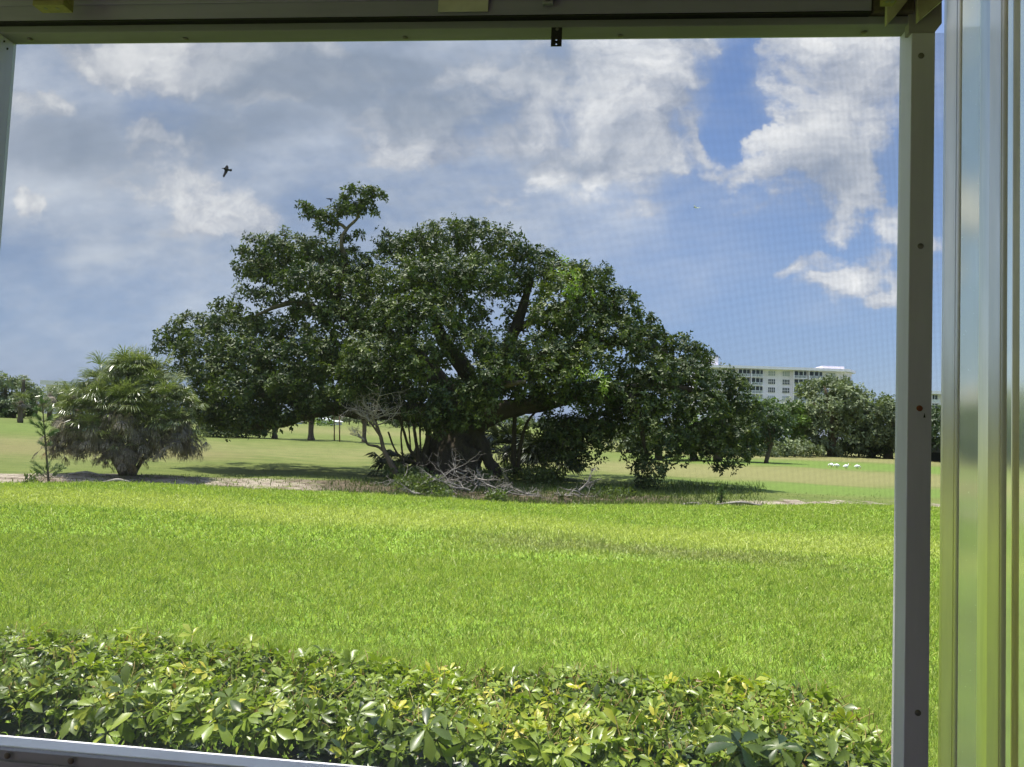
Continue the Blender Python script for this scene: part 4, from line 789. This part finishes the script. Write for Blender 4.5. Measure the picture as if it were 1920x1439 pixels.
# young pines
def pine(u, vb, vt, w_px, label, lean=0, whorls=(0.12, .25, .38, .5, .62, .75, .88), lens=(1, .9, .7, .8, .9, .6, .3)):
    b0 = G(u, vb); b0[2] = ground_z(b0[0], b0[1]); t = (b0-CAM)@fwd; e = empty('young_pine', b0, label, 'pine', 'young pines on the bare strip'); top = P(u+lean, vt, t); mb = MB(); mb.tube([b0, b0*.5+top*.5, top], [.03, .02, .008], 6); s_ = SC()
    H_ = top[2]-b0[2]
    def needles(p, d, L, n, ln):
        tt_ = rng.random(n)*L; pos = p+d*tt_[:, None]; Yd = d*1.1+rdir(n)*.75; s_.add(LEAF_V, LEAF_F, pos, Yd, rdir(n), .009, ln*rng.uniform(.7, 1.2, n), .002, .5+rng.normal(0, .25, n))
    for h, l in zip(whorls, lens):
        for k_ in range(5):
            th = random.uniform(0, 6.28); L = w_px*t/F*l*random.uniform(.6, 1.1); p = b0+(top-b0)*h; d = unit(np.array((math.cos(th), math.sin(th), .75))); mb.tube([p, p+d*L], [.009, .004], 4)
            needles(p+d*L*.25, d, L*.8, int(90*L/.4), .12)
    needles(top-np.array((0, 0, .25)), np.array((0, 0, 1.)), .3, 120, .12); mb.build('trunk', bark, e); s_.build('needles', lf_pine, e)
pine(92, 902, 742, 34, 'young pine with sparse lower boughs left of the clump palm', -14, (.06, .12, .42, .52, .6, .7, .8, .9), (1.1, 1.0, .35, .7, .8, .6, .5, .35))
pine(1352, 936, 916, 8, 'tiny dark pine seedling on the bare strip right of the fig', 2)
# weeds and leaf litter in the shade
ws = SC()
def weeds(u0, u1, v0, v1, n, h, tn, kind):
    us = u0+(u1-u0)*rng.beta(1.5, 1.5, n); vv = rng.uniform(v0, v1, n)+rng.normal(0, 2, n); pos = np.array([G(a_, b_) for a_, b_ in zip(us, vv)]); keep = pos[:, 1] > edge_y(pos[:, 0])+.02; pos = pos[keep]; m = len(pos); pos[:, 2] = ground_z(pos[:, 0], pos[:, 1])
    if kind == 'g': ws.add(STRIP_V, STRIP_F, pos, rng.normal(size=(m, 3))*.35+(0, 0, 1), rdir(m), .018, h*rng.uniform(.4, 1.3, m), h*.3, tn+rng.normal(0, .25, m))
    else:
        pos = pos+rdir(m)*np.array((.12, .12, .0))+np.array((0, 0, 1))*(rng.random(m)*h)[:, None]; ws.add(LEAF_V, LEAF_F, pos, rdir(m, .5), rdir(m, 1.2), .07, .12*rng.uniform(.6, 1.4, m), .06, tn+rng.normal(0, .25, m))
weeds(900, 1440, 908, 950, 9500, .17, .45, 'g'); weeds(600, 1000, 905, 942, 4200, .15, .35, 'g'); weeds(1300, 1675, 924, 946, 500, .05, .8, 'g'); weeds(-20, 640, 893, 922, 2600, .08, .7, 'g')
for u_, v_, r_, n_, h_ in ((775, 905, 22, 900, .45), (800, 918, 26, 800, .4), (760, 915, 18, 500, .3), (905, 905, 18, 500, .4), (930, 935, 14, 300, .3), (830, 925, 16, 400, .25), (1020, 905, 40, 1500, .5), (960, 898, 26, 900, .5), (1150, 925, 40, 500, .2), (735, 900, 14, 400, .5), (60, 896, 20, 120, .08)):
    weeds(u_-r_, u_+r_, v_-4, v_+6, n_, h_, .35, 'l')
tag(ws.build('undergrowth', leafmat('weed', (.05, .075, .02), (.15, .20, .045), (.28, .26, .10), .3)), 'weeds and rough grass along the shaded dirt strip below the fig', 'undergrowth', kind='stuff')
for u_, v_, L_, a_ in ((160, 893, 1.1, -.1), (218, 904, .7, .5), (1345, 941, 1.3, -.1), (1390, 944, 1.1, -.25), (1300, 938, .9, .1)):
    b0 = G(u_, v_); b0[2] = ground_z(b0[0], b0[1])+.04; mb = MB(); d = np.array((math.cos(a_), math.sin(a_), .03)); mb.tube(spline([b0-d*L_/2, b0+(0, .05, .06), b0+d*L_/2], 4), rads(9, (.03, .045, .02)), 7, .15)
    if u_ < 700: o_ = mb.build('fallen_log', dead, None, True); tag(o_, 'grey fallen branch lying '+('left of' if u_ < 200 else 'at the foot of')+' the clump palm trunk', 'log', 'fallen branches')
    else: o_ = mb.build('fallen_log', dead, None, True); tag(o_, 'grey fallen branch on the bare strip, '+('leftmost' if u_ == 1300 else 'at the pine seedling' if u_ == 1345 else 'rightmost')+' of three', 'log', 'fallen branches')
# ------------------------------------------------------------------ apartment block beyond the oaks
cream = worn('cream_render', (.84, .79, .90), (.79, .74, .85), .5, rough=.8); whitem = mat('white_slab', (.86, .82, .90), .6)
glassd = mat('dark_glazing', (.05, .06, .075), .15, .5); glassl = mat('pale_glazing', (.35, .39, .43), .3, .5); railm = mat('white_railing', (.72, .75, .78), .5)
BY = 262.0
def bx_(u, v=760): return WY(u, v, BY)[0]
def bld(name, label, u0, u1, vtop, bays, floors_, fh, y0=BY, side=14, roof_over=.9, pent=None):
    r0 = WY((u0+u1)/2, vtop, y0); x0 = WY(u0, vtop, y0)[0]; x1 = WY(u1, vtop, y0)[0]; H_ = r0[2]
    e = empty(name, ((x0+x1)/2, y0, 0), label, 'apartment building')
    MB().box((x0, y0+1.6, 0), (x1, y0+side, H_-.9)).build('wall', cream, e)
    rf = MB(); rf.box((x0-.5, y0-.6, H_-.9), (x1+roof_over, y0+side+.5, H_)).build('roof', whitem, e)
    if pent:
        for a_, b_, h_ in pent: MB().box((WY(a_, vtop, y0)[0], y0+.5, H_+.002), (WY(b_, vtop, y0)[0], y0+side-2, H_+h_)).build('roof_house', cream, e)
    nf = int((H_-1)/fh)
    for k_ in range(nf):
        zt_ = H_-.9-k_*fh; z0 = zt_-fh
        if zt_ < 9: break
        for (ua, ub, kind) in bays:
            xa = WY(ua, vtop, y0)[0]; xb = WY(ub, vtop, y0)[0]
            if kind == 'b':                                     # recessed balcony
                MB().box((xa, y0, z0), (xb, y0+1.6, z0+.18)).build('balcony_slab', whitem, e)
                rl = MB(); rl.box((xa+.05, y0+.02, z0+1.05), (xb-.05, y0+.08, z0+1.13)); n_ = 14
                for i in range(n_): rl.box((xa+.05+(xb-xa-.1)*i/n_, y0+.02, z0+.18), (xa+.05+(xb-xa-.1)*i/n_+.13, y0+.08, z0+1.05))
                rl.build('railing', railm, e)
                g_ = MB().box((xa+.1, y0+1.5, z0+.2), (xb-.1, y0+1.59, zt_-.25)).build('glass_door', glassd if k_ < 3 else glassl, e)
                fr = MB()
                for i in range(1, 3): fr.box((xa+(xb-xa)*i/3-.08, y0+.1, z0+1.13), (xa+(xb-xa)*i/3+.08, y0+.16, zt_-.05))
                fr.build('screen_post', railm, e)
                MB().box((xa-.22, y0-.05, z0), (xa-.001, y0+1.6, zt_)).build('fin_wall', whitem, e); 
            elif kind == 'w':
                w_ = MB().box((xa+.5, y0+1.45, z0+.75), (xb-.5, y0+1.59, zt_-.45)).build('window', glassl if k_ != 1 and k_ != 2 else glassd, e)
                fr = MB(); n_ = 4
                for i in range(n_+1): x_ = xa+.5+(xb-xa-1.0)*i/n_; fr.box((x_-.05, y0+1.38, z0+.75), (x_+.05, y0+1.44, zt_-.45))
                fr.box((xa+.45, y0+1.37, z0+1.5), (xb-.45, y0+1.43, z0+1.58)); fr.build('frame', whitem, w_)
    return e, x0, x1, H_
bays = [(1330, 1352, 'w'), (1356, 1380, 'b'), (1385, 1408, 'b'), (1410, 1433, 'b'), (1440, 1459, 'w'), (1467, 1486, 'w'), (1490, 1515, 'b'), (1518, 1545, 'b'), (1549, 1572, 'w')]
e, x0, x1, H_ = bld('apartment_block', 'long white balconied apartment block above the right far trees', 1305, 1587, 688, bays, 9, 2.85, pent=[(1326, 1347, 3.2), (1543, 1584, .9)])
xs_ = x1
rp = MB(); rp.poly([(xs_+.9, BY-.6, H_-.895), (xs_+5.2, BY+6, H_-.895), (xs_+5.2, BY+13.9, H_-.895), (xs_+.9, BY+13.9, H_-.895)], (0, 0, .85)); rp.build('roof_eave', whitem, e)
MB().poly([(xs_, BY+1.62, 0), (xs_+4.2, BY+7, 0), (xs_+4.2, BY+13.8, 0), (xs_, BY+13.8, 0)], (0, 0, H_-.92)).build('end_wall', cream, e)
for k_ in range(7):
    z0 = H_-3.5-k_*2.85; dx_, dy_ = 4.2, 5.38; nrm_ = np.array((dy_, -dx_, 0))/math.hypot(dx_, dy_)
    for a_, b_ in ((.15, .4), (.58, .85)):
        p0 = np.array((xs_+dx_*a_, BY+1.62+dy_*a_, z0)); p1 = np.array((xs_+dx_*b_, BY+1.62+dy_*b_, z0)); MB().poly([p0, p1, p1+(0, 0, 1.4), p0+(0, 0, 1.4)], nrm_*.06).build('window', glassl, e)
bld('far_apartment_block', 'pale apartment block glimpsed between the post and the storm panel', 1742, 2010, 738, [(1748, 1764, 'b'), (1770, 1790, 'w'), (1800, 1824, 'b'), (1830, 1850, 'w'), (1860, 1885, 'b')], 7, 2.8, y0=240)
tree('shade_hedge', 'dark tree row seen in the slot between post and storm panel', 'tree', 1790, 868, [(1760, 800, 50, 40), (1800, 810, 50, 44), (1850, 805, 50, 44), (1900, 810, 50, 40), (1780, 840, 60, 22), (1870, 842, 60, 22)], .42, 22, lf_drk, clump=1.1)
gb = G(1765, 866); t = (gb-CAM)@fwd; sh_ = empty('low_shed', gb, 'low grey shed with dark base in the slot right of the post', 'shed')
a = P(1735, 0, t)[0]; x0 = WY(1738, 850, gb[1])[0]; x1 = WY(1835, 850, gb[1])[0]
MB().box((x0, gb[1], .9), (x1, gb[1]+4, 2.3)).build('wall', worn('grey_siding', (.20, .21, .23), (.15, .16, .17), 2), sh_); MB().box((x0-.2, gb[1]-.3, 2.302), (x1+.2, gb[1]+4.3, 2.5)).build('roof', mat('grey_roof', (.4, .42, .45), .6), sh_); MB().box((x0, gb[1]+.1, -.1), (x1, gb[1]+4, .899)).build('base', mat('dark_base', (.04, .04, .045), .7), sh_)
# distant roofs and houses
def house(u, vb, wpx, hpx, label, name='distant_house', roofc=(.45, .42, .38)):
    b0 = G(u, vb); t = (b0-CAM)@fwd; s_ = t/F; e = empty(name, b0, label, 'house', None); w_, h_ = wpx*s_, hpx*s_
    MB().box((b0[0]-w_/2, b0[1], 0), (b0[0]+w_/2, b0[1]+6, h_*.65)).build('wall', mat('house_white', (.8, .8, .78), .7), e)
    MB().poly([(b0[0]-w_/2-.4, b0[1]-.4, h_*.651), (b0[0]+w_/2+.4, b0[1]-.4, h_*.651), (b0[0], b0[1]-.4, h_)], (0, 6.8, 0)).build('roof', mat('house_roof', roofc, .8), e)
    MB().box((b0[0]-w_*.3, b0[1]-.06, h_*.15), (b0[0]-w_*.1, b0[1]-.003, h_*.5)).build('window', glassd, e)
house(600, 796, 14, 13, 'small white house with pale roof far beneath the fig limb', roofc=(.6, .6, .62)); house(622, 797, 10, 9, 'lower white house right of its larger neighbour, far beneath the limb', roofc=(.5, .5, .5)); house(546, 795, 6, 6, 'tiny pale blue-white house left of the grey trunk')
b0 = G(100, 776); t = (b0-CAM)@fwd; e = empty('pale_roofed_hall', b0, 'pale flat roofed building peeping over the far left trees', 'building'); s_ = t/F
za = P(100, 722, t)[2]; zb_ = P(100, 714, t)[2]; xa = P(76, 720, t)[0]; xb = P(120, 720, t)[0]
MB().box((xa+1, b0[1], 0), (xb-1, b0[1]+20, za)).build('wall', cream, e); MB().box((xa, b0[1]-1, za+.002), (xb, b0[1]+21, zb_)).build('roof', mat('pale_roof', (.7, .68, .68), .7), e)

# ------------------------------------------------------------------ birds
def bird_body(secs, n=8):
    """loft of elliptical sections (centre, radius, direction along spine)"""
    mb = MB(); mb.tube([s_[0] for s_ in secs], [s_[1] for s_ in secs], n); return mb
crowm = mat('black_feather', (.010, .010, .012), .95, .05); whf = mat('white_feather', (.80, .80, .77), .8); beakm = mat('beak_dark', (.03, .03, .03), .4); beako = mat('beak_orange', (.6, .22, .10), .5)
def flier(label, u, v, t, pts, wings, tail, m, name='bird', beak=None):
    """pts: body line in pixels with radii; wings: outlines in pixels with depth offsets; built with real thickness"""
    s_ = t/F; c = P(u, v, t); e = empty(name, c, label, 'bird'); mb = MB()
    mb.tube(spline([P(u+a_, v+b_, t) for a_, b_, _ in pts], 3), rads(3*(len(pts)-1)+1, [r_*s_ for *_, r_ in pts]), 9)
    for poly in list(wings)+[tail]:
        q_ = [P(u+a_, v+b_, t+d_*s_) for a_, b_, d_ in poly]; mb.poly(q_, np.array(fwd)*.9*s_)
    bo = mb.build('body', m, e)
    r_ = bo.modifiers.new('r', 'REMESH'); r_.mode = 'VOXEL'; r_.voxel_size = .35*s_; r_.use_smooth_shade = True
    if beak: MB().tube([P(u+beak[0][0], v+beak[0][1], t), P(u+beak[1][0], v+beak[1][1], t)], [1.1*s_, .25*s_], 6).build('beak', beakm, e)
flier('black bird in flight against the grey clouds at upper left', 425, 319, 26, [(-5.5, -2.6, 1.6), (-3.5, -2.2, 2.2), (0, -.8, 2.6), (4, 0, 1.8), (8, .6, .8)],
      [[(-4, -1, 0), (-5, 5, -4), (-7.5, 11, -9), (-6.5, 14, -11), (-4.5, 13.5, -11), (-2.5, 10, -8), (1, 5, -3), (2.5, 1, 0)], [(-3.5, -2, 0), (-3, -6, 4), (0, -9, 7), (2, -8.5, 7), (3.5, -5, 4), (2.5, -1, 0)]],
      [(4, -1, 0), (8, -1.8, 0), (10, -1, 0), (9.5, 2.2, 0), (6, 2.8, 0), (4, 1.2, 0)], crowm, 'crow', ((-6.5, -2.8), (-9.6, -3.1)))
flier('black bird perched on the top left sprig of the fig with wings half open', 618, 374, 26.6, [(-3, -1, .8), (-1, -.8, 1.3), (2, 0, 1.6), (3, 3, 1.2)],
      [[(-1, -1, 0), (-6, -2.6, -3), (-7.5, -2.2, -4), (-4, -.2, -2), (1, 1, 0)], [(0, -1.2, 0), (5, -2.0, 3), (7, -1.6, 4), (4, .2, 2), (2, 1, 0)]], [(2, 2, 0), (4, 5, 0), (2.4, 5.4, 0), (1, 3, 0)], crowm, 'crow', ((-3.5, -1.2), (-5, -1)))
flier('white bird gliding in blue sky left of the right hand cloud', 1304, 389, 60, [(-1.5, .3, .5), (0, .6, 1.0), (2, .8, .9), (4, 1.2, .4)],
      [[(0, .8, 0), (-1.5, -1.5, -3), (-3.6, -4.6, -6), (-2.8, -4.4, -6), (1, -1, -2), (2.4, .6, 0)], [(1, .8, 0), (3, 0, 3), (8, -.4, 8), (11, 0, 10), (8, 1, 8), (3, 1.8, 2)]], [(3.5, .7, 0), (5.5, .8, 0), (5.6, 1.8, 0), (3.5, 1.8, 0)], whf, 'egret', ((-1.8, .2), (-3.4, .4)))
def ibis(u, v, face, label, head_down):
    b0 = G(u, v); e = empty('ibis', b0, label, 'bird', 'white birds feeding on the far fairway'); f = face; mb = MB(); h = .42; B = lambda x, z, y=0: b0+np.array((x*f, y, z))*.62
    mb.tube([B(-.30, .24), B(-.20, .27), B(-.05, .29), B(.10, .31), B(.18, .34)], [.02, .07, .11, .10, .05], 9)
    nk = [B(.15, .34), B(.22, .42), B(.25, .50), B(.30, .54)] if not head_down else [B(.15, .34), B(.25, .36), B(.31, .27), B(.33, .20)]
    mb.tube(spline(nk, 3), rads(10, (.045, .03, .028, .035)), 8); mb.build('body', whf, e, True)
    hd = nk[-1]; bk = spline([hd, hd+np.array((.08*f, 0, -.02)), hd+np.array((.13*f, 0, -.09))] if not head_down else [hd, hd+np.array((.04*f, 0, -.08)), hd+np.array((.02*f, 0, -.15))], 3); MB().tube(bk, rads(len(bk), (.018, .006)), 5).build('beak', beako, e)
    for s2 in (-.04, .04): MB().tube([B(0, .22, s2), B(.02, .12, s2), B(0, 0, s2)], [.012, .009, .010], 5).build('leg', beako, e)
ibis(1569, 878, -1, 'white wading bird with lowered head, second from left on the far fairway', True)
ibis(1586, 880, 1, 'white wading bird standing with raised neck, largest on the far fairway', False)
ibis(1607, 880, 1, 'white wading bird with lowered head, rightmost on the far fairway', True)
ibis(1559, 877, -1, 'white wading bird partly in the rough grass, leftmost on the far fairway', True)
